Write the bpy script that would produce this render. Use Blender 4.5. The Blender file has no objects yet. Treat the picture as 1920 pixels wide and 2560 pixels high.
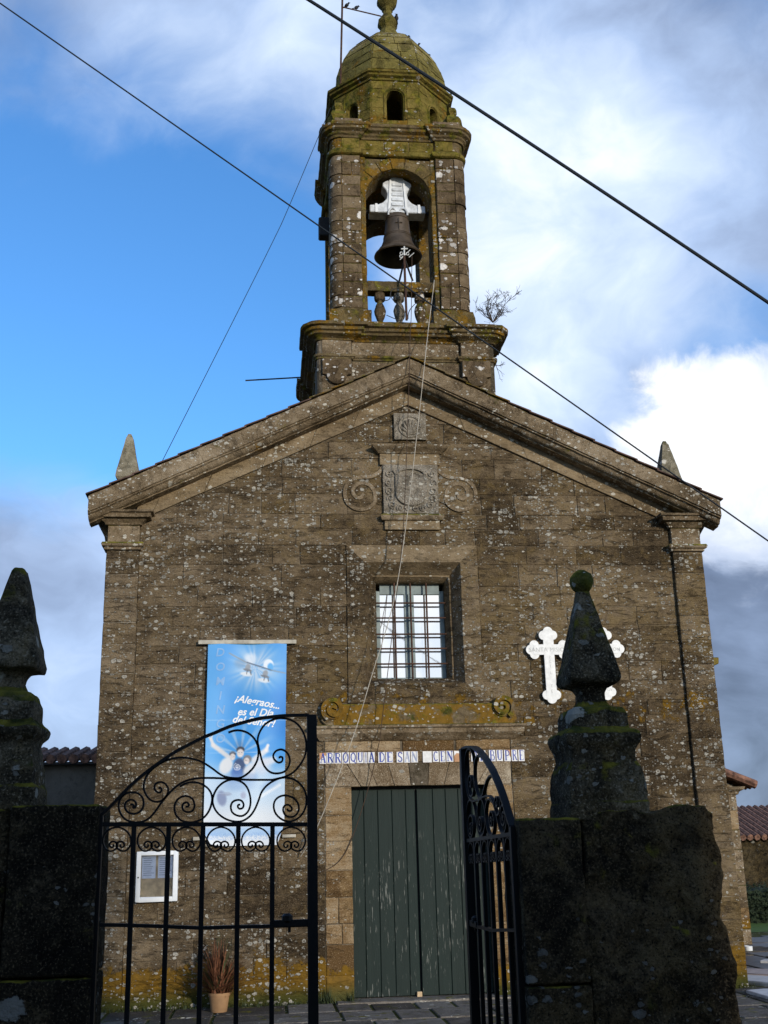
import bpy, bmesh, math, random
import numpy as np
from mathutils import Vector, Matrix, noise as mnoise

random.seed(7)
R = math.radians
SC = bpy.context.scene
COL = SC.collection

# ------------------------------------------------------------------ camera
FPX, CX, CY = 2811.0, 960.0, 1280.0          # focal length and centre in photograph pixels (1920 x 2560)
_zv = Vector((-231.0, -9374.0, FPX)).normalized()
_v2x = 27000.0
_v2y = -(-231.0 * _v2x + FPX * FPX) / -9374.0
_xv = Vector((_v2x, _v2y, FPX)).normalized()
_yv = _zv.cross(_xv)
if _yv.z < 0: _yv = -_yv
EYE = Vector((-2.09, -15.62, 1.877))

def ray(u, v):
    d = Vector((u - CX, v - CY, FPX))
    return Vector((d.dot(_xv), d.dot(_yv), d.dot(_zv)))
def P(u, v, Y=0.0):
    r = ray(u, v)
    return EYE + r * ((Y - EYE.y) / r.y)
def G(u, v, z=0.0):
    r = ray(u, v)
    return EYE + r * ((z - EYE.z) / r.z)
def ZP(ox, oy, s):
    return lambda x, y, Y=0.0: P(ox + x * s, oy + y * s, Y)

cam = bpy.data.cameras.new('camera')
camo = bpy.data.objects.new('camera', cam)
COL.objects.link(camo)
right = Vector((_xv.x, _yv.x, _zv.x)); down = Vector((_xv.y, _yv.y, _zv.y)); fwd = Vector((_xv.z, _yv.z, _zv.z))
M3 = Matrix((right, -down, -fwd)).transposed()
camo.matrix_world = Matrix.Translation(EYE) @ M3.to_4x4()
cam.sensor_fit = 'HORIZONTAL'; cam.sensor_width = 36.0
cam.lens = FPX / 1920.0 * 36.0
cam.clip_start = 0.05; cam.clip_end = 3000
SC.camera = camo

# ------------------------------------------------------------------ world, sun, exposure
SUN_AZ, SUN_EL = 27.0, 11.0      # degrees to the right of the facade's normal, and up
sun_dir = Vector((math.sin(R(SUN_AZ)) * math.cos(R(SUN_EL)), -math.cos(R(SUN_AZ)) * math.cos(R(SUN_EL)), math.sin(R(SUN_EL))))
SC.view_settings.view_transform = 'Standard'
SC.view_settings.look = 'None'
SC.view_settings.exposure = 0.25
SC.view_settings.gamma = 1.0
SC.view_settings.use_curve_mapping = False
SC.cycles.use_denoising = True
SC.cycles.max_bounces = 6
SC.cycles.sample_clamp_indirect = 4.0

class NT:
    """small node helper"""
    def __init__(self, nt): self.nt = nt; self.n = nt.nodes; self.l = nt.links
    def node(self, t, **kw):
        nd = self.n.new(t)
        for k, v in kw.items():
            setattr(nd, k, v)
        return nd
    def put(self, sock, val):
        if val is None: return
        if hasattr(val, 'is_output'): self.l.new(val, sock)
        else:
            if isinstance(val, (tuple, list)) and len(val) == 3 and sock.type == 'RGBA': val = (*val, 1.0)
            sock.default_value = val
    def math(self, op, a, b=None, c=None, clamp=False):
        nd = self.node('ShaderNodeMath', operation=op, use_clamp=clamp)
        self.put(nd.inputs[0], a); self.put(nd.inputs[1], b); self.put(nd.inputs[2], c)
        return nd.outputs[0]
    def vmath(self, op, a, b=None):
        nd = self.node('ShaderNodeVectorMath', operation=op)
        self.put(nd.inputs[0], a); self.put(nd.inputs[1], b)
        return nd.outputs['Value'] if op in ('DOT_PRODUCT', 'LENGTH', 'DISTANCE') else nd.outputs[0]
    def noise(self, vec, scale, detail=4, rough=0.55, dist=0.0, col=False):
        nd = self.node('ShaderNodeTexNoise')
        self.put(nd.inputs['Vector'], vec); nd.inputs['Scale'].default_value = scale
        nd.inputs['Detail'].default_value = detail; nd.inputs['Roughness'].default_value = rough
        nd.inputs['Distortion'].default_value = dist
        return nd.outputs['Color' if col else 'Fac']
    def vor(self, vec, scale, feature='F1', rnd=1.0):
        nd = self.node('ShaderNodeTexVoronoi', feature=feature)
        self.put(nd.inputs['Vector'], vec); nd.inputs['Scale'].default_value = scale
        nd.inputs['Randomness'].default_value = rnd
        return nd
    def smooth(self, x, a, b, lo=0.0, hi=1.0):
        nd = self.node('ShaderNodeMapRange', interpolation_type='SMOOTHSTEP')
        self.put(nd.inputs[0], x); self.put(nd.inputs[1], a); self.put(nd.inputs[2], b)
        self.put(nd.inputs[3], lo); self.put(nd.inputs[4], hi)
        return nd.outputs[0]
    def mix(self, f, a, b, mode='MIX'):
        nd = self.node('ShaderNodeMix', data_type='RGBA', blend_type=mode)
        self.put(nd.inputs[0], f); self.put(nd.inputs[6], a); self.put(nd.inputs[7], b)
        return nd.outputs[2]
    def ramp(self, f, stops):
        nd = self.node('ShaderNodeValToRGB')
        el = nd.color_ramp.elements
        while len(el) > 1: el.remove(el[-1])
        el[0].position = stops[0][0]; el[0].color = (*stops[0][1], 1)
        for p, c in stops[1:]:
            e = el.new(p); e.color = (*c, 1)
        self.put(nd.inputs[0], f)
        return nd.outputs[0]
    def sep(self, v):
        nd = self.node('ShaderNodeSeparateXYZ'); self.put(nd.inputs[0], v); return nd.outputs
    def comb(self, x, y, z):
        nd = self.node('ShaderNodeCombineXYZ')
        self.put(nd.inputs[0], x); self.put(nd.inputs[1], y); self.put(nd.inputs[2], z)
        return nd.outputs[0]

world = bpy.data.worlds.new('World'); SC.world = world; world.use_nodes = True
def build_world():
    w = NT(world.node_tree); w.n.clear()
    out = w.node('ShaderNodeOutputWorld'); bg = w.node('ShaderNodeBackground')
    sky = w.node('ShaderNodeTexSky', sky_type='NISHITA', sun_disc=False)
    sky.sun_elevation = R(SUN_EL); sky.sun_rotation = R(180 - SUN_AZ)
    sky.air_density = 1.0; sky.dust_density = 0.3; sky.ozone_density = 2.0
    geo = w.node('ShaderNodeTexCoord'); d = geo.outputs['Generated']
    x, y, z = w.sep(d)
    # cloud layers: noise on the direction, squashed so that banks lie flat
    q = w.comb(x, y, w.math('MULTIPLY', z, 1.35))
    warp = w.noise(q, 2.0, 4, col=True)
    q2 = w.vmath('ADD', q, w.vmath('MULTIPLY', w.vmath('SUBTRACT', warp, (0.5, 0.5, 0.5)), (0.45, 0.45, 0.35)))
    n1 = w.noise(q2, 2.4, 10, 0.56)
    n2 = w.noise(q2, 8.0, 9, 0.58)
    n3 = w.noise(w.vmath('ADD', q2, (0.03, -0.02, 0.05)), 4.5, 8, 0.55)
    dens = w.math('ADD', w.math('MULTIPLY', n1, 0.72), w.math('MULTIPLY', n2, 0.28))
    def blob(u, v, inner, outer, amp):
        dr = ray(u, v).normalized()
        c = w.vmath('DOT_PRODUCT', d, tuple(dr))
        return w.smooth(c, math.cos(R(outer)), math.cos(R(inner)), 0.0, amp)
    for a in SKY_BLOBS:
        dens = w.math('ADD', dens, blob(*a))
    dens = w.math('ADD', dens, w.smooth(z, 0.40, 0.05, 0.0, 0.22))
    cover = w.math('MULTIPLY', w.smooth(dens, 0.38, 0.72), 0.96)
    lit = w.math('ADD', w.math('MULTIPLY', n3, 1.5), -0.42)
    for a in SKY_LIT:
        lit = w.math('ADD', lit, blob(*a))
    # clouds towards the sun are brighter
    lit = w.math('ADD', lit, w.smooth(w.vmath('DOT_PRODUCT', d, tuple(sun_dir)), 0.55, 1.0, 0.0, 0.75))
    ccol = w.ramp(lit, [(0.0, (0.13, 0.165, 0.25)), (0.25, (0.26, 0.335, 0.50)), (0.5, (0.42, 0.55, 0.80)), (0.75, (0.66, 0.78, 0.97)), (1.0, (1.05, 1.06, 1.08))])
    # the heaped cumulus on the right: hard bright edges
    cn = w.math('ADD', w.math('MULTIPLY', w.noise(q2, 7.0, 10, 0.60), 1.0), w.math('ADD', blob(1790, 1170, 0, 8.5, 0.36), blob(1900, 1120, 0, 7, 0.20)))
    cum = w.smooth(cn, 0.70, 0.87)
    ccol2 = w.ramp(w.math('ADD', w.math('MULTIPLY', n2, 1.1), blob(1680, 1070, 1, 8, 0.34)), [(0.45, (0.40, 0.50, 0.70)), (0.70, (0.70, 0.77, 0.90)), (0.88, (0.98, 1.0, 1.02))])
    skyc = w.mix(1.0, sky.outputs[0], (SKY_S * SKY_TINT[0], SKY_S * SKY_TINT[1], SKY_S * SKY_TINT[2]), 'MULTIPLY')
    fin = w.mix(cover, skyc, ccol)
    fin = w.mix(cum, fin, ccol2)
    w.put(bg.inputs[0], fin); bg.inputs[1].default_value = 1.0
    w.l.new(bg.outputs[0], out.inputs[0])
SKY_S = 0.15
SKY_TINT = (0.62, 1.12, 1.62)
#             u     v   inner outer amp   (degrees round a direction in the picture)
SKY_BLOBS = [(330, 720, 0, 15, -0.30), (620, 560, 0, 11, -0.12), (560, 1000, 0, 9, -0.12), (60, 1220, 0, 7, -0.12), (1480, 650, 0, 17, 0.24),
             (1500, 120, 0, 22, 0.06), (1000, 60, 0, 9, -0.08), (200, 0, 0, 15, 0.17), (620, 150, 0, 11, 0.20), (200, 1100, 0, 9, 0.10), (230, 1480, 0, 11, 0.20), (1880, 1650, 0, 16, 0.25), (1830, 860, 0, 5, -0.20)]
SKY_LIT = [(1430, 660, 0, 14, 0.30), (1880, 1750, 0, 14, -0.22), (230, 1600, 0, 12, -0.10), (1500, 60, 0, 22, 0.05), (1330, 560, 0, 10, 0.22), (250, 60, 0, 18, 0.16), (700, 100, 0, 14, 0.08), (450, 1150, 0, 8, 0.12), (150, 1400, 0, 12, 0.20)]
build_world()

sl = bpy.data.lights.new('sun', 'SUN'); sl.energy = 2.6; sl.angle = R(2.5); sl.color = (1.0, 0.93, 0.82)
so = bpy.data.objects.new('sun', sl); COL.objects.link(so)
so.rotation_euler = (-sun_dir).to_track_quat('-Z', 'Y').to_euler()

# ------------------------------------------------------------------ materials
MATS = {}
def newmat(name):
    m = bpy.data.materials.new(name); m.use_nodes = True
    t = NT(m.node_tree); t.n.clear()
    out = t.node('ShaderNodeOutputMaterial'); b = t.node('ShaderNodeBsdfPrincipled')
    t.l.new(b.outputs[0], out.inputs[0])
    MATS[name] = m
    return t, b
def bump(t, b, h, strength=0.4, dist=0.02):
    bp = t.node('ShaderNodeBump'); bp.inputs['Strength'].default_value = strength; bp.inputs['Distance'].default_value = dist
    t.put(bp.inputs['Height'], h); t.l.new(bp.outputs[0], b.inputs['Normal'])
def plain(name, c, rough=0.7, metal=0.0, var=0.25, scale=8.0, spec=0.3, bumps=0.0):
    t, b = newmat(name)
    pos = t.node('ShaderNodeNewGeometry').outputs['Position']
    n = t.noise(pos, scale, 5)
    k = t.smooth(n, 0.25, 0.75, 1 - var, 1 + var)
    nd = t.node('ShaderNodeVectorMath', operation='SCALE'); nd.inputs[0].default_value = c; t.put(nd.inputs['Scale'], k)
    t.put(b.inputs['Base Color'], nd.outputs[0])
    b.inputs['Roughness'].default_value = rough; b.inputs['Metallic'].default_value = metal
    b.inputs['Specular IOR Level'].default_value = spec
    if bumps: bump(t, b, t.noise(pos, scale * 4, 4), bumps, 0.01)
    return MATS[name]

def stone(name, dark, mid, light, spots=0.5, spot_col=(0.52, 0.475, 0.385), spot_scale=15.0, orange=0.0, moss=0.0, moss_all=0.0,
          streak=1.0, grain=0.5, base_band=0.0, rings=0.0, bumpk=0.5, big=0.0, rvar=0.12, sill=False, ochre=0.0, clump=1.1):
    t, b = newmat(name)
    g = t.node('ShaderNodeNewGeometry'); pos = g.outputs['Position']; nz = t.sep(g.outputs['Normal'])[2]
    px, py, pz = t.sep(pos)
    oi = t.node('ShaderNodeObjectInfo').outputs['Random']
    st = t.vmath('MULTIPLY', pos, (1.0, 1.0, 1.0 + 1.7 * streak))
    n1 = t.noise(st, 1.7, 9, 0.66, 0.8)
    n2 = t.noise(t.vmath('MULTIPLY', pos, (1.0, 1.0, 1.0 + 1.2 * streak)), 24.0, 6, 0.7)
    n3 = t.noise(pos, 0.5, 4, 0.5)
    n4 = t.noise(pos, 6.5, 7, 0.62, 0.5)
    f = t.math('ADD', t.math('MULTIPLY', n1, 0.75), t.math('MULTIPLY', n2, 0.55 * grain))
    f = t.math('ADD', f, t.math('MULTIPLY', t.math('SUBTRACT', oi, 0.5), rvar))
    f = t.math('ADD', f, t.math('MULTIPLY', t.math('SUBTRACT', n3, 0.5), 0.95))
    f = t.math('ADD', f, t.math('MULTIPLY', t.math('SUBTRACT', n4, 0.5), 0.55))
    f = t.math('SUBTRACT', f, 0.275 * grain - 0.125)
    col = t.ramp(f, [(0.28, dark), (0.5, mid), (0.74, light)])
    if ochre:
        oc = t.smooth(t.math('ADD', t.math('MULTIPLY', n4, 0.6), t.math('MULTIPLY', n3, 0.55)), 0.52, 0.72, 0.0, ochre)
        col = t.mix(oc, col, t.mix(n2, (0.075, 0.048, 0.010), (0.20, 0.125, 0.028)))
    # black algae streaks along the bedding
    sk = t.noise(t.vmath('MULTIPLY', pos, (1.0, 1.0, 3.6 if streak > 0.5 else 0.8)), 3.6, 9, 0.72, 0.9)
    col = t.mix(t.smooth(sk, 0.52, 0.68, 0.0, 0.66), col, tuple(c * 0.40 for c in dark))
    # fine speckle
    sp = t.noise(pos, 80.0, 3, 0.6)
    col = t.mix(t.smooth(sp, 0.54, 0.72, 0.0, 0.65 * grain), col, tuple(c * 1.45 for c in light))
    col = t.mix(t.smooth(sp, 0.47, 0.3, 0.0, 0.7 * grain), col, tuple(c * 0.4 for c in dark))
    h = t.math('ADD', t.math('MULTIPLY', n2, 0.7), t.math('ADD', t.math('MULTIPLY', n1, 0.8), t.math('MULTIPLY', n4, 0.5)))
    h = t.math('SUBTRACT', h, t.math('MULTIPLY', t.smooth(sk, 0.53, 0.66), 0.35))
    wob = t.noise(pos, 30.0, 3, col=True)
    vpos = t.vmath('ADD', t.vmath('MULTIPLY', pos, (0.85, 0.85, 1.2)), t.vmath('MULTIPLY', t.vmath('SUBTRACT', wob, (0.5, 0.5, 0.5)), (0.04, 0.04, 0.04)))
    if orange or base_band or sill:
        on = t.noise(pos, 2.6, 9, 0.68, 0.3)
        thr = on
        if base_band:
            thr = t.math('ADD', thr, t.smooth(pz, 0.10, base_band, 0.54, 0.0))
        if sill:
            zb = t.math('MULTIPLY', t.smooth(pz, 3.38, 3.55), t.smooth(pz, 4.18, 3.86))
            thr = t.math('ADD', thr, t.math('MULTIPLY', zb, 0.19))
        om = t.smooth(thr, 0.73 - orange * 0.25, 0.80 - orange * 0.25, 0.0, 0.92)
        ocol = t.mix(t.noise(pos, 14.0, 4), (0.075, 0.045, 0.008), (0.30, 0.155, 0.014))
        if base_band:
            ocol = t.mix(t.smooth(pz, 0.30, 0.06), ocol, (0.055, 0.058, 0.010))
        col = t.mix(om, col, ocol)
        h = t.math('ADD', h, t.math('MULTIPLY', om, 0.35))
    if moss or moss_all:
        mn = t.noise(pos, 5.0, 8, 0.66)
        up = t.smooth(nz, 0.10, 0.7, 0.0, 0.5 * moss)
        mm = t.smooth(t.math('ADD', t.math('ADD', mn, up), moss_all * 0.30), 0.62, 0.75, 0.0, 0.92)
        mcol = t.mix(t.smooth(t.noise(pos, 9.0, 6), 0.3, 0.7), (0.030, 0.038, 0.006), (0.20, 0.165, 0.018))
        col = t.mix(mm, col, mcol)
        h = t.math('ADD', h, t.math('MULTIPLY', mm, 0.3))
    if spots:
        area = t.noise(pos, 1.3, 5, 0.62)
        for sc_, wt in ((spot_scale, 1.0), (spot_scale * 2.2, 1.0)):
            v = t.vor(vpos, sc_)
            rr = t.sep(v.outputs['Color'])
            lim = t.smooth(t.math('ADD', rr[0], t.math('MULTIPLY', t.math('SUBTRACT', area, 0.5), clump)), 1.02 - 0.70 * spots * wt, 1.05, 0.0, 0.50)
            m = t.smooth(v.outputs['Distance'], lim, t.math('SUBTRACT', lim, 0.08), 0.0, 0.95)
            if rings:
                inner = t.smooth(v.outputs['Distance'], t.math('MULTIPLY', lim, 0.35), t.math('MULTIPLY', lim, 0.6), 1 - rings, 1.0)
                m = t.math('MULTIPLY', m, t.math('MAXIMUM', inner, t.smooth(rr[1], 0.4, 0.5)))
            sc2 = t.mix(rr[2], tuple(c * 0.5 for c in spot_col), spot_col)
            col = t.mix(m, col, sc2)
            h = t.math('ADD', h, t.math('MULTIPLY', m, 0.3))
    if big:
        v = t.vor(t.vmath('ADD', vpos, (3.3, 1.7, 0.4)), 4.6)
        rr = t.sep(v.outputs['Color'])
        lim = t.smooth(rr[0], 1.0 - 0.5 * big, 1.0, 0.0, 0.36)
        m = t.smooth(t.math('ADD', v.outputs['Distance'], t.math('MULTIPLY', t.math('SUBTRACT', n2, 0.5), 0.35)), lim, t.math('SUBTRACT', lim, 0.04), 0.0, 0.95)
        col = t.mix(m, col, tuple(c * 1.1 for c in spot_col))
        h = t.math('ADD', h, t.math('MULTIPLY', m, 0.3))
    t.put(b.inputs['Base Color'], col)
    b.inputs['Roughness'].default_value = 0.95
    b.inputs['Specular IOR Level'].default_value = 0.12
    bump(t, b, h, bumpk, 0.04)
    return MATS[name]

stone('wall_stone', (0.042, 0.028, 0.014), (0.116, 0.080, 0.043), (0.245, 0.180, 0.110), spots=0.76, rings=0.8, base_band=0.85, orange=0.12, sill=True, bumpk=1.0, ochre=0.50, grain=0.8, rvar=0.24, clump=1.6)
stone('wall_stone_left', (0.048, 0.033, 0.018), (0.124, 0.088, 0.050), (0.250, 0.186, 0.118), spots=0.88, rings=0.35, base_band=0.85, orange=0.06, bumpk=1.0, ochre=0.28, grain=0.8, clump=1.1, rvar=0.22)
stone('trim_stone', (0.062, 0.042, 0.022), (0.165, 0.118, 0.068), (0.310, 0.238, 0.155), spots=0.62, moss=0.8, orange=0.26, streak=0.3, bumpk=0.6, grain=0.8)
stone('frieze_stone', (0.105, 0.072, 0.038), (0.215, 0.156, 0.090), (0.330, 0.252, 0.160), spots=0.50, orange=0.20, streak=0.6, bumpk=0.6, ochre=0.2)
stone('door_stone', (0.115, 0.064, 0.024), (0.245, 0.155, 0.072), (0.385, 0.290, 0.180), spots=0.25, base_band=0.7, streak=0.9, bumpk=0.7, rvar=0.4, ochre=0.2, grain=0.8)
stone('lintel_stone', (0.140, 0.095, 0.052), (0.255, 0.192, 0.122), (0.400, 0.330, 0.232), spots=0.12, streak=0.0, grain=1.3, bumpk=0.6)
stone('scroll_stone', (0.080, 0.056, 0.028), (0.145, 0.105, 0.056), (0.230, 0.175, 0.105), spots=0.45, orange=1.22, moss=0.4, moss_all=0.25, streak=0.2, bumpk=0.7)
stone('carved_stone', (0.090, 0.072, 0.048), (0.190, 0.158, 0.115), (0.330, 0.285, 0.222), spots=0.75, streak=0.0, bumpk=0.9, grain=1.0)
stone('tower_stone', (0.065, 0.043, 0.022), (0.145, 0.100, 0.056), (0.240, 0.178, 0.110), spots=0.50, spot_scale=9.0, orange=0.42, moss=0.8, big=1.0, spot_col=(0.70, 0.64, 0.56), streak=0.5, bumpk=0.9, rvar=0.3, ochre=0.3)
stone('tower_trim', (0.075, 0.052, 0.024), (0.150, 0.108, 0.055), (0.240, 0.185, 0.110), spots=0.40, orange=0.90, moss=1.0, moss_all=0.35, streak=0.3, bumpk=0.8, ochre=0.5)
stone('drum_stone', (0.085, 0.064, 0.014), (0.185, 0.140, 0.030), (0.270, 0.200, 0.055), spots=0.15, orange=0.72, moss=0.6, moss_all=0.42, streak=0.4, bumpk=0.9, ochre=0.5)
stone('dome_stone', (0.070, 0.055, 0.014), (0.185, 0.150, 0.038), (0.310, 0.245, 0.100), spots=0.12, orange=0.50, moss=0.1, moss_all=0.10, streak=0.2, bumpk=0.9, ochre=0.2)
stone('tower_gold', (0.080, 0.056, 0.022), (0.160, 0.112, 0.045), (0.250, 0.185, 0.095), spots=0.30, orange=1.0, moss=1.0, moss_all=0.30, streak=0.3, bumpk=0.9, ochre=0.6)
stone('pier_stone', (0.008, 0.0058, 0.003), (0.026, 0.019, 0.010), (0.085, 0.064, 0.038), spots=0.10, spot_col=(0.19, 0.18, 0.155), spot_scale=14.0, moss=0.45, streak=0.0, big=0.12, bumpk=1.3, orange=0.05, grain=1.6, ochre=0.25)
stone('obelisk_stone', (0.120, 0.100, 0.060), (0.240, 0.205, 0.140), (0.380, 0.340, 0.260), spots=0.5, moss=0.2, moss_all=0.1, orange=0.1, streak=0.0, bumpk=0.7, big=0.5)
stone('pinnacle_stone', (0.020, 0.015, 0.008), (0.068, 0.054, 0.032), (0.190, 0.160, 0.115), spots=0.35, spot_col=(0.30, 0.28, 0.23), spot_scale=12.0, moss=0.8, moss_all=0.05, streak=0.0, big=0.22, bumpk=1.2, orange=0.12, grain=1.3, ochre=0.4)
stone('mortar', (0.050, 0.038, 0.022), (0.150, 0.118, 0.080), (0.34, 0.29, 0.22), spots=0.25, base_band=0.8, streak=0.0, bumpk=0.6)
stone('paving_stone', (0.055, 0.045, 0.035), (0.125, 0.105, 0.085), (0.210, 0.182, 0.150), spots=0.12, moss=0.15, streak=0.0, grain=0.8, bumpk=0.3, rvar=0.5)
stone('shed_render', (0.085, 0.075, 0.060), (0.120, 0.105, 0.085), (0.150, 0.132, 0.110), spots=0.0, streak=0.0, bumpk=0.3)
plain('iron_black', (0.004, 0.004, 0.0042), 0.45, 0.0, 0.2, spec=0.18)
plain('iron_dark', (0.02, 0.018, 0.016), 0.6)
plain('iron_rust', (0.060, 0.028, 0.016), 0.8, var=0.5, scale=20)
plain('cable_black', (0.012, 0.016, 0.02), 0.6)
plain('rope_white', (0.42, 0.37, 0.29), 0.8)
plain('cord_brown', (0.06, 0.035, 0.02), 0.8)
plain('bell_bronze', (0.115, 0.085, 0.058), 0.5, 0.55, 0.4, 5.0)
plain('yoke_paint', (0.56, 0.57, 0.57), 0.6, var=0.25, scale=12)
plain('window_paint', (0.19, 0.23, 0.22), 0.5)
plain('marble_white', (0.76, 0.74, 0.69), 0.5, var=0.14, scale=14)
plain('carved_grey', (0.50, 0.49, 0.45), 0.6, var=0.2)
plain('tile_white', (0.72, 0.70, 0.66), 0.25, var=0.12, scale=20, spec=0.5)
plain('tile_body', (0.50, 0.27, 0.14), 0.8)
plain('tile_blue', (0.045, 0.07, 0.30), 0.3)
plain('tile_blue_faded', (0.30, 0.33, 0.46), 0.4)
plain('roof_clay', (0.17, 0.085, 0.055), 0.9, var=0.75, scale=9, bumps=0.6)
plain('verge_clay', (0.10, 0.060, 0.045), 0.9, var=0.5, scale=5, bumps=0.5)
plain('wood_grey', (0.42, 0.38, 0.30), 0.8, var=0.3)
plain('frame_white', (0.72, 0.72, 0.70), 0.4, var=0.06)
plain('paper_white', (0.70, 0.70, 0.74), 0.8, var=0.08, scale=30)
plain('ink_grey', (0.30, 0.30, 0.34), 0.8)
plain('cork_brown', (0.52, 0.37, 0.21), 0.9, var=0.45, scale=6)
plain('pot_clay', (0.30, 0.17, 0.08), 0.7, var=0.2)
plain('leaf_red', (0.17, 0.068, 0.032), 0.7, var=0.5, scale=30)
plain('leaf_green', (0.045, 0.060, 0.022), 0.7, var=0.5, scale=30)
plain('twig_brown', (0.055, 0.042, 0.032), 0.9)
plain('bird_black', (0.010, 0.010, 0.012), 0.6)
plain('ink_white', (0.86, 0.84, 0.80), 0.7, var=0.03)
plain('ink_pale', (0.24, 0.42, 0.66), 0.7, var=0.1)
plain('hedge_green', (0.018, 0.028, 0.012), 0.9, var=0.6, scale=20, bumps=0.8)
plain('grass_green', (0.075, 0.13, 0.020), 0.95, var=0.4, scale=6, bumps=0.8)
plain('ground_soil', (0.055, 0.060, 0.028), 0.95, var=0.5, scale=1.5, bumps=0.6)
plain('grave_pale', (0.52, 0.50, 0.48), 0.6, var=0.15)
plain('grave_pink', (0.42, 0.33, 0.29), 0.6, var=0.15)
plain('slate_dark', (0.060, 0.060, 0.066), 0.5, var=0.4, scale=3)
plain('house_plaster', (0.40, 0.37, 0.32), 0.9, var=0.15)
def glass_mat():
    t, b = newmat('window_glass')
    b.inputs['Base Color'].default_value = (0.90, 0.88, 0.84, 1); b.inputs['Metallic'].default_value = 0.92
    b.inputs['Roughness'].default_value = 0.03
    pos = t.node('ShaderNodeNewGeometry').outputs['Position']
    bump(t, b, t.noise(pos, 2.5, 2), 0.05, 0.02)
    t, b = newmat('board_glass')
    b.inputs['Base Color'].default_value = (1, 1, 1, 1); b.inputs['Roughness'].default_value = 0.02
    b.inputs['Transmission Weight'].default_value = 1.0; b.inputs['IOR'].default_value = 1.05
glass_mat()
def door_mat():
    t, b = newmat('door_paint')
    g = t.node('ShaderNodeNewGeometry'); pos = g.outputs['Position']; oi = t.node('ShaderNodeObjectInfo').outputs['Random']
    n = t.noise(t.vmath('MULTIPLY', pos, (8, 8, 0.7)), 2.2, 6, 0.6)
    n2 = t.noise(t.vmath('MULTIPLY', t.vmath('ADD', pos, t.comb(oi, oi, 0.0)), (40, 10, 3.2)), 1.6, 5, 0.62)
    big = t.noise(pos, 1.4, 3)
    col = t.mix(n, (0.006, 0.013, 0.010), (0.016, 0.029, 0.023))
    col = t.mix(t.math('MULTIPLY', oi, 0.5), col, (0.012, 0.020, 0.016))
    chips = t.smooth(t.math('ADD', n2, t.math('MULTIPLY', t.math('SUBTRACT', big, 0.5), 0.35)), 0.60, 0.66)
    pz = t.sep(pos)[2]
    chips = t.math('MULTIPLY', chips, t.smooth(pz, 2.3, 1.5))
    col = t.mix(t.math('MULTIPLY', chips, 0.75), col, (0.19, 0.19, 0.16))
    t.put(b.inputs['Base Color'], col); b.inputs['Roughness'].default_value = 0.6; b.inputs['Specular IOR Level'].default_value = 0.2
    bump(t, b, t.math('ADD', n, n2), 0.35, 0.005)
door_mat()
def print_mat():
    t, b = newmat('banner_print')
    a = t.node('ShaderNodeVertexColor', layer_name='print')
    t.put(b.inputs['Base Color'], a.outputs[0]); b.inputs['Roughness'].default_value = 0.45
    b.inputs['Specular IOR Level'].default_value = 0.3
print_mat()

# ------------------------------------------------------------------ mesh helpers
def finish(bm, name, mat, parent=None, smooth=True, ang=35, props=None):
    bmesh.ops.recalc_face_normals(bm, faces=bm.faces[:])
    if smooth:
        lim = R(ang)
        for f in bm.faces: f.smooth = True
        for e in bm.edges:
            e.smooth = len(e.link_faces) == 2 and e.calc_face_angle(3.2) < lim
    me = bpy.data.meshes.new(name); bm.to_mesh(me); bm.free()
    mats = mat if isinstance(mat, (list, tuple)) else [mat]
    for m in mats: me.materials.append(MATS[m])
    o = bpy.data.objects.new(name, me); COL.objects.link(o)
    if parent is not None: o.parent = parent
    return o
def thing(name, label, cat, group=None, loc=(0, 0, 0)):
    o = bpy.data.objects.new(name, None); COL.objects.link(o); o.empty_display_size = 0.1
    o.location = loc
    return tag(o, label, cat, group)
def tag(o, label, cat, group=None):
    o['label'] = label; o['category'] = cat
    if group: o['group'] = group
    return o

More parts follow.
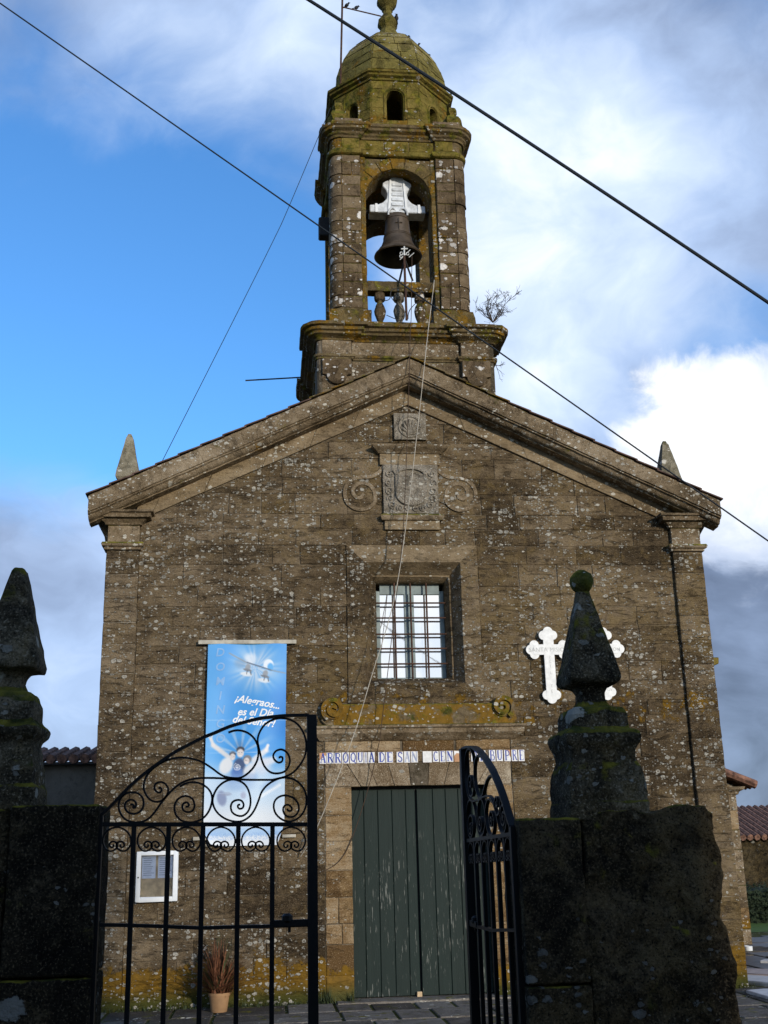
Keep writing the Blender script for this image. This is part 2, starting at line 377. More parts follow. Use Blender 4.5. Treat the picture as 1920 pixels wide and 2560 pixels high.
class MB:
    def __init__(self): self.bm = bmesh.new()
    def poly(self, vs, fs, mi=0):
        b = [self.bm.verts.new(v) for v in vs]
        for f in fs:
            try:
                ff = self.bm.faces.new([b[i] for i in f]); ff.material_index = mi
            except ValueError: pass
        return self
    def box(self, x0, x1, y0, y1, z0, z1, mi=0):
        v = [(x, y, z) for z in (z0, z1) for y in (y0, y1) for x in (x0, x1)]
        return self.poly(v, [(0, 2, 3, 1), (4, 5, 7, 6), (0, 1, 5, 4), (2, 6, 7, 3), (0, 4, 6, 2), (1, 3, 7, 5)], mi)
    def prism(self, pts, y0, y1, mi=0):            # polygon in XZ, extruded from y0 (front) to y1
        n = len(pts)
        v = [(p[0], y0, p[1]) for p in pts] + [(p[0], y1, p[1]) for p in pts]
        return self.poly(v, [tuple(range(n)), tuple(range(2 * n - 1, n - 1, -1))] + [(i, (i + 1) % n, n + (i + 1) % n, n + i) for i in range(n)], mi)
    def plan(self, pts, z0, z1, mi=0):             # polygon in XY, extruded in z
        n = len(pts)
        v = [(p[0], p[1], z0) for p in pts] + [(p[0], p[1], z1) for p in pts]
        return self.poly(v, [tuple(range(n - 1, -1, -1)), tuple(range(n, 2 * n))] + [(i, (i + 1) % n, n + (i + 1) % n, n + i) for i in range(n)], mi)
    def lathe(self, prof, c, n=16, phase=0.0, sq=False, cap=True, sx=1.0, sy=1.0):
        rings = []
        for r, z in prof:
            k = 1.0 / math.cos(math.pi / n) if sq else 1.0
            rings.append([self.bm.verts.new((c[0] + sx * r * k * math.cos(phase + 2 * math.pi * i / n), c[1] + sy * r * k * math.sin(phase + 2 * math.pi * i / n), c[2] + z)) for i in range(n)])
        for a, b2 in zip(rings, rings[1:]):
            for i in range(n):
                self.bm.faces.new((a[i], a[(i + 1) % n], b2[(i + 1) % n], b2[i]))
        if cap:
            self.bm.faces.new(rings[0][::-1]); self.bm.faces.new(rings[-1])
        return self
    def tube(self, pts, r, n=8, mi=0, cap=True):
        pts = [Vector(p) for p in pts]
        rr = r if isinstance(r, (list, tuple)) else [r] * len(pts)
        rings = []; nrm = None
        for i, p in enumerate(pts):
            t = (pts[min(i + 1, len(pts) - 1)] - pts[max(i - 1, 0)])
            if t.length < 1e-9: t = Vector((0, 0, 1))
            t.normalize()
            if nrm is None:
                nrm = t.orthogonal().normalized()
            nrm = (nrm - t * nrm.dot(t))
            if nrm.length < 1e-6: nrm = t.orthogonal()
            nrm.normalize(); bi = t.cross(nrm)
            rings.append([self.bm.verts.new(p + (nrm * math.cos(2 * math.pi * k / n) + bi * math.sin(2 * math.pi * k / n)) * rr[i]) for k in range(n)])
        for a, b2 in zip(rings, rings[1:]):
            for k in range(n):
                f = self.bm.faces.new((a[k], a[(k + 1) % n], b2[(k + 1) % n], b2[k])); f.material_index = mi
        if cap and n > 2:
            self.bm.faces.new(rings[0][::-1]).material_index = mi; self.bm.faces.new(rings[-1]).material_index = mi
        return self
    def flat(self, pts, half_t, depth, side):      # flat bar: thickness in the curve's plane, depth along "side"
        pts = [Vector(p) for p in pts]; side = Vector(side).normalized()
        rings = []
        for i, p in enumerate(pts):
            t = (pts[min(i + 1, len(pts) - 1)] - pts[max(i - 1, 0)]).normalized()
            nn = t.cross(side).normalized()
            rings.append([self.bm.verts.new(p + nn * a * half_t + side * b2 * depth) for a, b2 in ((-1, -1), (1, -1), (1, 1), (-1, 1))])
        for a, b2 in zip(rings, rings[1:]):
            for k in range(4):
                self.bm.faces.new((a[k], a[(k + 1) % 4], b2[(k + 1) % 4], b2[k]))
        self.bm.faces.new(rings[0][::-1]); self.bm.faces.new(rings[-1])
        return self
    def sweep(self, prof, path, closed=True):      # profile (out, z) carried round a plan path (counter-clockwise = outwards right)
        n = len(path); rings = []
        for i in range(n):
            p = Vector(path[i])
            def nor(a, b2):
                d = Vector(b2) - Vector(a); d.normalize(); return Vector((d.y, -d.x))
            if closed or 0 < i < n - 1:
                n1 = nor(path[i - 1], path[i]); n2 = nor(path[i], path[(i + 1) % n])
                m = (n1 + n2) / max(0.25, 1 + n1.dot(n2))
            else:
                m = nor(path[0], path[1]) if i == 0 else nor(path[-2], path[-1])
            rings.append([self.bm.verts.new((p.x + m.x * o, p.y + m.y * o, z)) for o, z in prof])
        k = len(prof)
        rng = range(n) if closed else range(n - 1)
        for i in rng:
            a, b2 = rings[i], rings[(i + 1) % n]
            for j in range(k - 1):
                self.bm.faces.new((a[j], b2[j], b2[j + 1], a[j + 1]))
        if not closed:
            for rg in (rings[0], rings[-1]):
                try: self.bm.faces.new(rg)
                except ValueError: pass
        else:
            try:
                self.bm.faces.new([r[0] for r in rings][::-1]); self.bm.faces.new([r[-1] for r in rings])
            except ValueError: pass
        return self
    def rough(self, length=0.05, amp=0.006, scale=7.0, passes=5, seed=0.0):
        bm = self.bm
        bmesh.ops.remove_doubles(bm, verts=bm.verts[:], dist=1e-5)
        for _ in range(passes):
            es = [e for e in bm.edges if e.calc_length() > length]
            if not es: break
            bmesh.ops.subdivide_edges(bm, edges=es, cuts=1, use_grid_fill=True)
        big = [f for f in bm.faces if len(f.verts) > 4]
        if big: bmesh.ops.triangulate(bm, faces=big)
        for v in bm.verts:
            p = v.co * scale + Vector((seed, seed * 0.7, -seed))
            v.co += mnoise.noise_vector(p) * amp + mnoise.noise_vector(p * 2.7) * amp * 0.45 + mnoise.noise_vector(p * 6.5) * amp * 0.28
        return self
    def bevel(self, w=0.008, seg=1, ang=30):
        bm = self.bm
        bmesh.ops.remove_doubles(bm, verts=bm.verts[:], dist=1e-5)
        bmesh.ops.recalc_face_normals(bm, faces=bm.faces[:])
        es = [e for e in bm.edges if len(e.link_faces) == 2 and e.calc_face_angle(0) > R(ang)]
        bmesh.ops.bevel(bm, geom=es, offset=w, segments=seg, affect='EDGES', profile=0.5, clamp_overlap=True)
        return self
    def xf(self, m):
        self.bm.transform(m); return self
    def build(self, name, mat, parent=None, smooth=True, ang=35):
        return finish(self.bm, name, mat, parent, smooth, ang)

def clip_poly(poly, a, b, c):       # keep a*x + b*z <= c
    out = []
    for i in range(len(poly)):
        p, q = poly[i], poly[(i + 1) % len(poly)]
        dp, dq = a * p[0] + b * p[1] - c, a * q[0] + b * q[1] - c
        if dp <= 0: out.append(p)
        if dp * dq < 0:
            t = dp / (dp - dq); out.append((p[0] + (q[0] - p[0]) * t, p[1] + (q[1] - p[1]) * t))
    return out
def inset(poly, d):
    n = len(poly); res = []
    area = sum(poly[i][0] * poly[(i + 1) % n][1] - poly[(i + 1) % n][0] * poly[i][1] for i in range(n))
    s = 1 if area > 0 else -1
    for i in range(n):
        p0, p1, p2 = Vector(poly[i - 1]), Vector(poly[i]), Vector(poly[(i + 1) % n])
        d1 = (p1 - p0).normalized(); d2 = (p2 - p1).normalized()
        n1 = Vector((-d1.y, d1.x)) * s; n2 = Vector((-d2.y, d2.x)) * s
        m = (n1 + n2) / max(0.4, 1 + n1.dot(n2))
        res.append(tuple(p1 + m * d))
    return res
def area(poly): return abs(sum(poly[i][0] * poly[(i + 1) % len(poly)][1] - poly[(i + 1) % len(poly)][0] * poly[i][1] for i in range(len(poly)))) / 2
def stone_piece(name, poly, yf, yb, mat, parent, bev=0.006, jit=0.004, mp=None):
    """one ashlar block: an XZ polygon with worn edges; mp maps (x, y, z) when the face is not the facade"""
    pts = []
    n = len(poly)
    for i in range(n):
        p, q = Vector(poly[i]), Vector(poly[(i + 1) % n])
        pts.append(p + Vector((random.uniform(-jit, jit), random.uniform(-jit, jit))))
        if (q - p).length > 0.22 and jit > 0:
            pts.append((p + q) / 2 + Vector((random.uniform(-jit, jit), random.uniform(-jit, jit))))
    pts = [tuple(p) for p in pts]
    inn = inset(pts, bev); n = len(pts)
    v = [(p[0], yb, p[1]) for p in pts] + [(p[0], yf + bev * 0.8, p[1]) for p in pts] + [(p[0], yf, p[1]) for p in inn]
    if mp: v = [mp(*q) for q in v]
    f = []
    for i in range(n):
        j = (i + 1) % n
        f += [(i, j, n + j, n + i), (n + i, n + j, 2 * n + j, 2 * n + i)]
    f.append(tuple(range(2 * n, 3 * n)))
    m = MB().poly(v, f)
    return m.build(name, mat, parent, smooth=False)
def catmull(pts, k=6):
    pts = [Vector(p) for p in pts]
    res = []
    for i in range(len(pts) - 1):
        p0 = pts[max(i - 1, 0)]; p1 = pts[i]; p2 = pts[i + 1]; p3 = pts[min(i + 2, len(pts) - 1)]
        for j in range(k):
            t = j / k
            res.append(0.5 * ((2 * p1) + (p2 - p0) * t + (2 * p0 - 5 * p1 + 4 * p2 - p3) * t * t + (3 * p1 - p0 - 3 * p2 + p3) * t ** 3))
    res.append(pts[-1])
    return res
def spiral(cx, cz, r0, r1, a0, a1, n=40):
    return [(cx + (r0 + (r1 - r0) * i / n) * math.cos(a0 + (a1 - a0) * i / n), cz + (r0 + (r1 - r0) * i / n) * math.sin(a0 + (a1 - a0) * i / n)) for i in range(n + 1)]
def arch_wall(m, W, a, zb, zsill, zs, zt, t, f, n=12):
    """wall W wide from zb to zt, thickness t, with an arched opening of half width a; f maps (s, d, z) to the world"""
    def quad(s0, s1, z0, z1):
        if z1 - z0 < 1e-4 or abs(s1 - s0) < 1e-4: return
        v = [(s, d, z) for z in (z0, z1) for d in (0, t) for s in (s0, s1)]
        m.poly([f(*p) for p in v], [(0, 2, 3, 1), (4, 5, 7, 6), (0, 1, 5, 4), (2, 6, 7, 3), (0, 4, 6, 2), (1, 3, 7, 5)])
    quad(-W / 2, -a, zb, zs); quad(a, W / 2, zb, zs); quad(-a, a, zb, zsill)
    pts = [(-a * math.cos(math.pi * i / n), zs + a * math.sin(math.pi * i / n)) for i in range(n + 1)]
    for i in range(n):
        p, q = pts[i], pts[i + 1]
        v = [(p[0], 0, p[1]), (q[0], 0, q[1]), (q[0], 0, zt), (p[0], 0, zt), (p[0], t, p[1]), (q[0], t, q[1]), (q[0], t, zt), (p[0], t, zt)]
        m.poly([f(*w) for w in v], [(0, 1, 2, 3), (7, 6, 5, 4), (0, 4, 5, 1), (3, 2, 6, 7)])
    quad(-W / 2, -a, zs, zt); quad(a, W / 2, zs, zt)

# ------------------------------------------------------------------ ground
def struct(o, kind='structure'):
    o['kind'] = kind; return o
g = MB().poly([(-400, -400, -0.03), (400, -400, -0.03), (400, 400, -0.03), (-400, 400, -0.03)], [(0, 1, 2, 3)])
ground = struct(g.build('ground', 'ground_soil', smooth=False))
pv = MB().box(-12, 16, -16, 9, -0.028, -0.012)
pave = struct(pv.build('paving', 'mortar', smooth=False))
def slabs():
    cnt = 0
    y = 0.0
    rows = []
    while y > -3.2:
        h = random.uniform(0.75, 1.05); rows.append((y - h, y)); y -= h
    for r, (a, b) in enumerate(rows):
        x = -6.4 + random.uniform(-0.3, 0.3)
        while x < 8.0:
            w = random.uniform(0.42, 0.9)
            if cnt < 90:
                z = random.uniform(-0.004, 0.008)
                m = MB().box(x + 0.02, x + w - 0.02, a + 0.02, b - 0.02, -0.03, z).bevel(0.008)
                m.build('paving_slab', 'paving_stone', pave, smooth=False); cnt += 1
            x += w
    x0 = 4.6
    while x0 < 10:
        w = random.uniform(0.7, 1.1); yy = 0.1
        while yy < 7.5:
            h = random.uniform(0.8, 1.6)
            m = MB().box(x0 + 0.03, x0 + w - 0.03, yy + 0.03, yy + h - 0.03, -0.03, random.uniform(-0.002, 0.02)).bevel(0.008)
            m.build('paving_slab', random.choice(['slate_dark', 'paving_stone', 'slate_dark']), pave, smooth=False)
            yy += h
        x0 += w
slabs()
lawn = struct(MB().poly([(5, 9, -0.005), (60, 9, -0.005), (60, 30, -0.005), (5, 30, -0.005)], [(0, 1, 2, 3)]).build('lawn', 'grass_green', smooth=False))

# ------------------------------------------------------------------ the church
church = thing('church', 'weathered granite village church with gabled front and central bell tower', 'church')
FW = 3.88          # half width between the pilasters
GS, GA = 0.4687, 8.262   # gable line under the frieze: z = GA - GS*|x|
TS, TA = 0.4788, 8.873   # top line of the raking cornice

core = MB()
core.prism([(-4.30, -0.2), (4.30, -0.2), (4.30, 6.3), (0, 8.45), (-4.30, 6.3)], 0.75, 0.9)
core.prism([(-4.28, -0.2), (-0.94, -0.2), (-0.94, 3.0), (-4.28, 3.0)], 0.016, 0.76)
core.prism([(0.94, -0.2), (4.28, -0.2), (4.28, 3.0), (0.94, 3.0)], 0.016, 0.76)
core.prism([(-4.28, 3.0), (4.28, 3.0), (4.28, 4.05), (-4.28, 4.05)], 0.016, 0.76)
core.prism([(-4.28, 4.05), (-0.72, 4.05), (-0.72, 5.9), (-4.28, 5.9)], 0.016, 0.76)
core.prism([(0.72, 4.05), (4.28, 4.05), (4.28, 5.9), (0.72, 5.9)], 0.016, 0.76)
core.prism([(-4.28, 5.9), (4.28, 5.9), (4.28, 6.3), (0, 8.4), (-4.28, 6.3)], 0.016, 0.76)
wall = core.build('facade_wall', 'mortar', church, smooth=False)
side = MB()
for s in (-1, 1):
    side.box(min(s * 4.30, s * 3.7), max(s * 4.30, s * 3.7), 0.9, 22, -0.2, 6.3)
side.build('nave_wall', 'wall_stone', church, smooth=False)
for s in (-1, 1):
    m = MB()
    prof = [(4.303, 5.98), (4.36, 6.08), (4.40, 6.30), (4.52, 6.48), (4.56, 6.64), (4.303, 6.64)]
    m.prism([(s * a, b) for a, b in prof], 0.12, 22)
    m.build('eaves_cornice', 'trim_stone', church, smooth=False)
    rf = MB()
    ny = 110
    rows = []
    for j in range(ny + 1):
        y = -0.30 + j * (22.4 / ny)
        dz = 0.035 * math.sin(j * 2.2)
        rows.append([(s * xx, y if xx > 1.5 else max(y, 0.3), TA + 0.035 - TS * xx + dz) for xx in (4.62, 3.2, 1.5, 0.0)])
    vs = [p for r in rows for p in r]
    rf.poly(vs, [(4 * j + k, 4 * j + k + 1, 4 * j + k + 5, 4 * j + k + 4) for j in range(3, ny) for k in range(3)])
    rf.build('roof', 'roof_clay', church)

def facade_stones():
    fixed = [0.0, 3.34, 3.82, 6.08, 6.55]
    zs = [-0.02]
    for a, b in zip(fixed, fixed[1:]):
        n = max(1, round((b - a) / 0.268))
        hs = [random.uniform(0.78, 1.25) for _ in range(n)]; t = sum(hs); z = a
        for h in hs:
            z += h / t * (b - a); zs.append(z)
    z = 6.55
    while z < 8.2:
        z += random.uniform(0.24, 0.31); zs.append(z)
    excl = [(-1.295, 1.295, -1, 3.34), (-0.95, 0.95, 3.80, 6.08)]
    n = 0
    for a, b in zip(zs, zs[1:]):
        zm = (a + b) / 2
        hw = FW if a < 6.3 else min(FW, (GA - a) / GS)
        if hw <= 0.05: continue
        sp = [(-hw, hw)]
        for e in excl:
            if e[2] < zm < e[3]:
                sp = [q for s_ in sp for q in ((s_[0], min(s_[1], e[0])), (max(s_[0], e[1]), s_[1])) if q[1] - q[0] > 0.02]
        for x0, x1 in sp:
            L = x1 - x0
            k = max(1, round(L / random.uniform(0.60, 0.74)))
            ws = [random.uniform(0.55, 1.5) for _ in range(k)]; t = sum(ws); x = x0
            for w_ in ws:
                xe = x + w_ / t * L
                gj = random.choice([0.0015, 0.002, 0.003, 0.007])
                poly = [(x + gj, a + 0.002), (xe - gj, a + 0.002), (xe - gj, b - 0.002), (x + gj, b - 0.002)]
                if b > 6.3:
                    poly = clip_poly(poly, GS, 1, GA - 0.006); poly = clip_poly(poly, -GS, 1, GA - 0.006) if len(poly) > 2 else poly
                x = xe
                if len(poly) < 3 or area(poly) < 0.004: continue
                yf = random.uniform(-0.004, 0.004)
                xm = sum(p[0] for p in poly) / len(poly)
                stone_piece('stone', poly, yf, 0.03, 'wall_stone_left' if xm < -1.5 - random.uniform(0, 1.2) else 'wall_stone', wall, bev=random.uniform(0.004, 0.010), jit=0.006)
                n += 1
    return n
NST = facade_stones()

# pilasters with capitals
for s in (-1, 1):
    p = MB().box(min(s * 3.885, s * 4.315), max(s * 3.885, s * 4.315), -0.045, 0.5, -0.2, 6.36)
    pil = p.build('pilaster', 'mortar', church, smooth=False)
    z = -0.02
    while z < 5.95:
        h = random.uniform(0.27, 0.42); ze = min(z + h, 5.98)
        x0, x1 = sorted((s * 3.88, s * 4.325))
        stone_piece('quoin', [(x0, z + 0.004), (x1, z + 0.004), (x1, ze - 0.004), (x0, ze - 0.004)], -0.062 + random.uniform(-0.005, 0.005), 0.45, 'wall_stone_left' if s < 0 else 'wall_stone', pil, bev=0.008)
        z = ze
    x0, x1 = sorted((s * 3.88, s * 4.32))
    stone_piece('quoin', [(x0, 6.09), (x1, 6.09), (x1, 6.345), (x0, 6.345)], -0.06, 0.45, 'trim_stone', pil, bev=0.005)
    m = MB()
    path = [(x0, 0.3), (x0, -0.06), (x1, -0.06), (x1, 0.45)]
    prof = [(0.0, 5.985), (0.03, 5.99), (0.035, 6.02), (0.065, 6.035), (0.075, 6.065), (0.06, 6.092), (0.0, 6.10)]
    m.sweep(prof, path, closed=False).rough(0.08, 0.004, 9)
    m.build('necking_band', 'trim_stone', pil)
    m = MB()
    prof = [(0.0, 6.345), (0.03, 6.35), (0.04, 6.375), (0.085, 6.405), (0.10, 6.425), (0.16, 6.43), (0.165, 6.485), (0.20, 6.495), (0.205, 6.525), (0.0, 6.56)]
    m.sweep(prof, path, closed=False).rough(0.08, 0.004, 9)
    m.build('capital', 'trim_stone', church)

# raking cornice, frieze and verge tiles
for s in (-1, 1):
    m = MB()
    prof = [(0.0, 0.0), (0.36, 0.0), (0.37, -0.03), (0.36, -0.235), (0.335, -0.245), (0.335, -0.262), (0.30, -0.275), (0.285, -0.305), (0.255, -0.335), (0.205, -0.343), (0.20, -0.360), (0.02, -0.365), (0.0, -0.365)]
    xs = [0.0 + 4.56 * i / 9 for i in range(10)]
    rings = [[m.bm.verts.new((s * x, -o, TA - TS * x + dz)) for o, dz in prof] for x in xs]
    for a, b in zip(rings, rings[1:]):
        for j in range(len(prof) - 1): m.bm.faces.new((a[j], b[j], b[j + 1], a[j + 1]))
    m.bm.faces.new(rings[0]); m.bm.faces.new(rings[-1])
    m.rough(0.10, 0.006, 6, seed=s)
    rake = m.build('raking_cornice', 'trim_stone', church)
    # stones of the frieze band
    xs = [0.0]
    while xs[-1] < 3.8: xs.append(min(3.92, xs[-1] + random.uniform(0.6, 1.05)))
    for a, b in zip(xs, xs[1:]):
        def fz(x, up): return (TA - 0.365 - TS * x) if up else (GA + 0.004 - GS * x)
        ga = 0.002 if a > 0 else 0.0
        poly = [(s * (a + ga + (0.10 if a > 0 else 0)), fz(a + (0.10 if a > 0 else 0), False)), (s * (b + 0.10 - 0.002), fz(b + 0.10, False)), (s * (b - 0.002), fz(b, True)), (s * (a + ga), fz(a, True))]
        if s < 0: poly = poly[::-1]
        stone_piece('frieze_stone', poly, -0.034 + random.uniform(-0.003, 0.003), 0.03, 'frieze_stone', rake, bev=0.005, jit=0.002)
    # tiles along the verge
    sl = math.atan(TS); L = 4.62 / math.cos(sl)
    t0 = 0.0
    k = 0
    while t0 < L - 0.1:
        ln = 0.345
        t1 = min(t0 + ln + 0.03, L)
        # slab tilted a little so that each lower end steps over the next
        def pt(t, up): return (s * (4.60 - t * math.cos(sl)), TA - TS * 4.60 + t * math.sin(sl) + up)
        a0, a1 = pt(t0, 0.028), pt(t1, 0.006)
        if abs(a0[0]) > 0.06 or True:
            x1c = a1[0] if s * a1[0] > 0 else 0.0
            pts = [(a0[0], a0[1]), (x1c, a1[1]), (x1c, a1[1] + 0.018), (a0[0], a0[1] + 0.018)]
            mm = MB().prism(pts, -0.40 + random.uniform(-0.008, 0.008), 0.02)
            mat = 'verge_clay' if 4.6 - t0 * math.cos(sl) > 1.5 else 'tower_trim'
            mm.build('verge_tile', mat, rake, smooth=False)
        t0 += ln; k += 1

# obelisks on the gable corners
for s, xc in ((-1, -4.13), (1, 4.10)):
    m = MB()
    yc = 0.42
    ph = math.pi / 4
    m.lathe([(0.22, 6.6), (0.22, 7.06), (0.18, 7.07), (0.12, 7.10), (0.115, 7.14), (0.165, 7.19), (0.165, 7.23), (0.05, 7.83), (0.02, 7.90)], (xc, yc, 0), 4, ph, sq=True)
    m.rough(0.06, 0.006, 9, seed=s)
    m.build('obelisk', 'obelisk_stone', church)

# shell plaque
def plaque():
    x0, x1, z0, z1 = -0.215, 0.265, 7.70, 8.115
    p = MB().box(x0, x1, -0.055, 0.03, z0, z1).rough(0.05, 0.005, 12).build('shell_plaque', 'carved_stone', church)
    cx, cz = 0.025, 7.905
    m = MB()
    ring = [(cx + 0.165 * math.cos(a * math.pi / 16), -0.055, cz + 0.165 * math.sin(a * math.pi / 16)) for a in range(33)]
    m.tube(ring, 0.020, 6, cap=False)
    for k in range(7):
        a = math.pi / 2 + (k - 3) * 0.40
        m.tube([(cx + 0.02 * math.cos(a), -0.055, cz - 0.11 + 0.02 * math.sin(a)), (cx + 0.20 * math.cos(a) * 0.75, -0.062, cz - 0.10 + 0.21 * math.sin(a))], [0.010, 0.026], 6)
    m.tube([(cx - 0.05, -0.055, cz - 0.115), (cx + 0.05, -0.055, cz - 0.115)], 0.022, 6)
    m.build('shell_relief', 'carved_stone', p)
plaque()

# coat of arms
def arms():
    p = MB().box(-0.40, 0.41, -0.06, 0.03, 6.55, 7.30).rough(0.05, 0.006, 11, seed=3).build('coat_of_arms', 'carved_stone', church)
    sh = [(-0.235, 7.13), (0.235, 7.13)] + [(0.235 * math.cos(a), 6.86 + 0.20 * math.sin(a)) for a in [-i * math.pi / 14 for i in range(0, 15)]]
    m = MB().prism([(x + 0.01, z) for x, z in sh], -0.095, -0.05).bevel(0.008)
    m.build('shield', 'carved_stone', p)
    m = MB()
    m.tube([(0.01 + 0.21 * math.cos(a), -0.075, 7.14 + 0.10 * math.sin(a)) for a in [math.pi * i / 12 for i in range(13)]], 0.022, 6)
    m.tube([(-0.22, -0.07, 7.14), (0.24, -0.07, 7.14)], 0.014, 6)
    for s in (-1, 1):
        m.tube([(0.01 + s * 0.21, -0.075, 7.14), (0.01 + s * 0.26, -0.07, 7.21)], 0.018, 6)
    m.build('crown', 'carved_stone', p)
    m = MB()
    rnd = random.Random(5)
    for s in (-1, 1):
        for (cx, cz, r) in ((0.32, 7.16, 0.055), (0.33, 7.02, 0.05), (0.32, 6.90, 0.06), (0.31, 6.78, 0.05), (0.28, 6.68, 0.06), (0.17, 6.63, 0.05), (0.06, 6.62, 0.045)):
            a0 = rnd.uniform(0, 6)
            m.tube([(0.01 + s * x, -0.068, z) for x, z in spiral(cx, cz, r, 0.012, a0, a0 + 7.5, 16)], 0.013, 5)
    m.build('leaf_scrolls', 'carved_stone', p)
    # hood and shelf
    m = MB().sweep([(0.0, 7.47), (0.02, 7.475), (0.04, 7.50), (0.10, 7.545), (0.115, 7.56), (0.12, 7.585), (0.0, 7.61)], [(-0.44, 0.05), (-0.44, -0.05), (0.455, -0.05), (0.455, 0.05)], closed=False)
    m.rough(0.07, 0.003, 9).build('hood_moulding', 'trim_stone', p)
    MB().box(-0.44, 0.455, -0.05, 0.03, 7.30, 7.475).bevel(0.005).build('hood_block', 'frieze_stone', p)
    m = MB().sweep([(0.0, 6.44), (0.03, 6.45), (0.045, 6.48), (0.05, 6.515), (0.0, 6.55)], [(-0.40, 0.05), (-0.40, -0.05), (0.43, -0.05), (0.43, 0.05)], closed=False)
    m.rough(0.07, 0.003, 9).build('shelf_moulding', 'trim_stone', p)
    MB().box(-0.39, 0.415, -0.048, 0.03, 6.31, 6.445).bevel(0.005).build('shelf_block', 'frieze_stone', p)
    # side volutes
    for s in (-1, 1):
        c = 0.735
        pts = [(0.40, 7.28), (0.46, 7.19), (0.56, 7.13), (0.68, 7.115)] + [(c + (0.235 - 0.0) * math.cos(a), 6.86 + 0.245 * math.sin(a)) for a in [math.pi / 2 - i * 0.42 for i in range(0, 11)]]
        r_end = 0.235
        pts += [(c + r * math.cos(a), 6.86 + r * math.sin(a)) for a, r in [(math.pi / 2 - 0.42 * (10 + i), 0.225 * (1 - i / 17)) for i in range(1, 17)]]
        crv = catmull([(s * x + 0.005, -0.014, z) for x, z in pts], 4)
        MB().flat([q + Vector((0, 0.006, 0)) for q in crv], 0.026, 0.022, (0, 1, 0)).rough(0.05, 0.004, 12, passes=2).build('volute', 'trim_stone', p)
        # slightly proud field of the volute
        fld = [(0.41, 7.24), (0.50, 7.15), (0.62, 7.10)] + [(c + 0.225 * math.cos(a), 6.86 + 0.235 * math.sin(a)) for a in [math.pi / 2 - i * 0.3 for i in range(0, 14)]] + [(0.42, 6.75)]
        MB().prism([(s * x, z) for x, z in fld], -0.016, 0.02).build('volute_field', 'wall_stone', p, smooth=False)
arms()

# window: surround with splayed reveals, frame, panes, grille
def window():
    sur = MB()
    ox, oz0, oz1 = 0.95, 3.82, 6.08
    ax, az0, az1 = 0.695, 4.085, 5.83
    bx, bz0, bz1 = 0.505, 4.20, 5.60
    yf, yb = -0.022, 0.32
    rects = [(ox, oz0, oz1, yf, ox), (ax, az0, az1, yf, ax)]
    def ring(hx, z0, z1, y): return [(-hx, y, z0), (hx, y, z0), (hx, y, z1), (-hx, y, z1)]
    rs = [ring(ox, oz0, oz1, 0.30), ring(ox, oz0, oz1, yf), ring(ax, az0, az1, yf), ring(0.575, 4.165, 5.685, 0.20), ring(0.555, 4.175, 5.665, 0.20), ring(bx, bz0, bz1, yb), ring(bx, bz0, bz1, 0.62)]
    names = ['sill', 'jamb', 'head', 'jamb']
    s0 = None
    for k in range(4):
        m = MB()
        j = (k + 1) % 4
        v = []
        for r in rs: v += [r[k], r[j]]
        f = [(2 * i, 2 * i + 1, 2 * i + 3, 2 * i + 2) for i in range(len(rs) - 1)]
        m.poly(v, f).rough(0.09, 0.005, 8, seed=k)
        m.build('window_' + names[k], 'wall_stone' if k != 2 else 'frieze_stone', church)
    # apron with ears under the sill
    m = MB().prism([(-0.66, 3.80), (0.66, 3.80), (0.66, 3.83), (0.93, 3.83), (0.93, 3.86), (-0.93, 3.86), (-0.93, 3.83), (-0.66, 3.83)], -0.030, 0.0).build('apron', 'wall_stone', church, smooth=False)
    fr = MB()
    fx, fz0, fz1 = 0.505, 4.17, 5.50
    fr.box(-fx, -0.44, 0.42, 0.48, fz0, fz1); fr.box(0.44, fx, 0.42, 0.48, fz0, fz1)
    fr.box(-0.44, 0.44, 0.42, 0.48, fz1 - 0.05, fz1 + 0.12); fr.box(-0.44, 0.44, 0.42, 0.48, fz0, 4.23)
    fr.box(-0.085, 0.06, 0.415, 0.475, 4.23, fz1 - 0.05)
    fr.box(-0.03, 0.005, 0.40, 0.42, 4.23, fz1 - 0.05)
    win = fr.bevel(0.004).build('window', 'window_paint', church)
    for x0, x1 in ((-0.44, -0.085), (0.06, 0.44)):
        MB().box(x0 - 0.01, x1 + 0.01, 0.448, 0.456, 4.22, fz1 - 0.04).build('pane', 'window_glass', win, smooth=False)
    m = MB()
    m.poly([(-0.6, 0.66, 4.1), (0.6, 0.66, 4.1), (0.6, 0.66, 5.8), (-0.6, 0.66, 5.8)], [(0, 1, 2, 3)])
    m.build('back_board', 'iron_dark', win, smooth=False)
    # thin raised fillet round the inner opening
    for x in (-0.235, 0.0, 0.235):
        MB().tube([(x, 0.325, 4.19), (x, 0.325, 5.61)], 0.0135, 8).build('grille_bar', 'iron_rust', win)
    for z in (4.41, 4.63, 4.84, 5.078, 5.298):
        MB().tube([(-0.51, 0.305, z), (0.51, 0.305, z)], 0.0125, 8).build('grille_bar', 'iron_rust', win)
window()

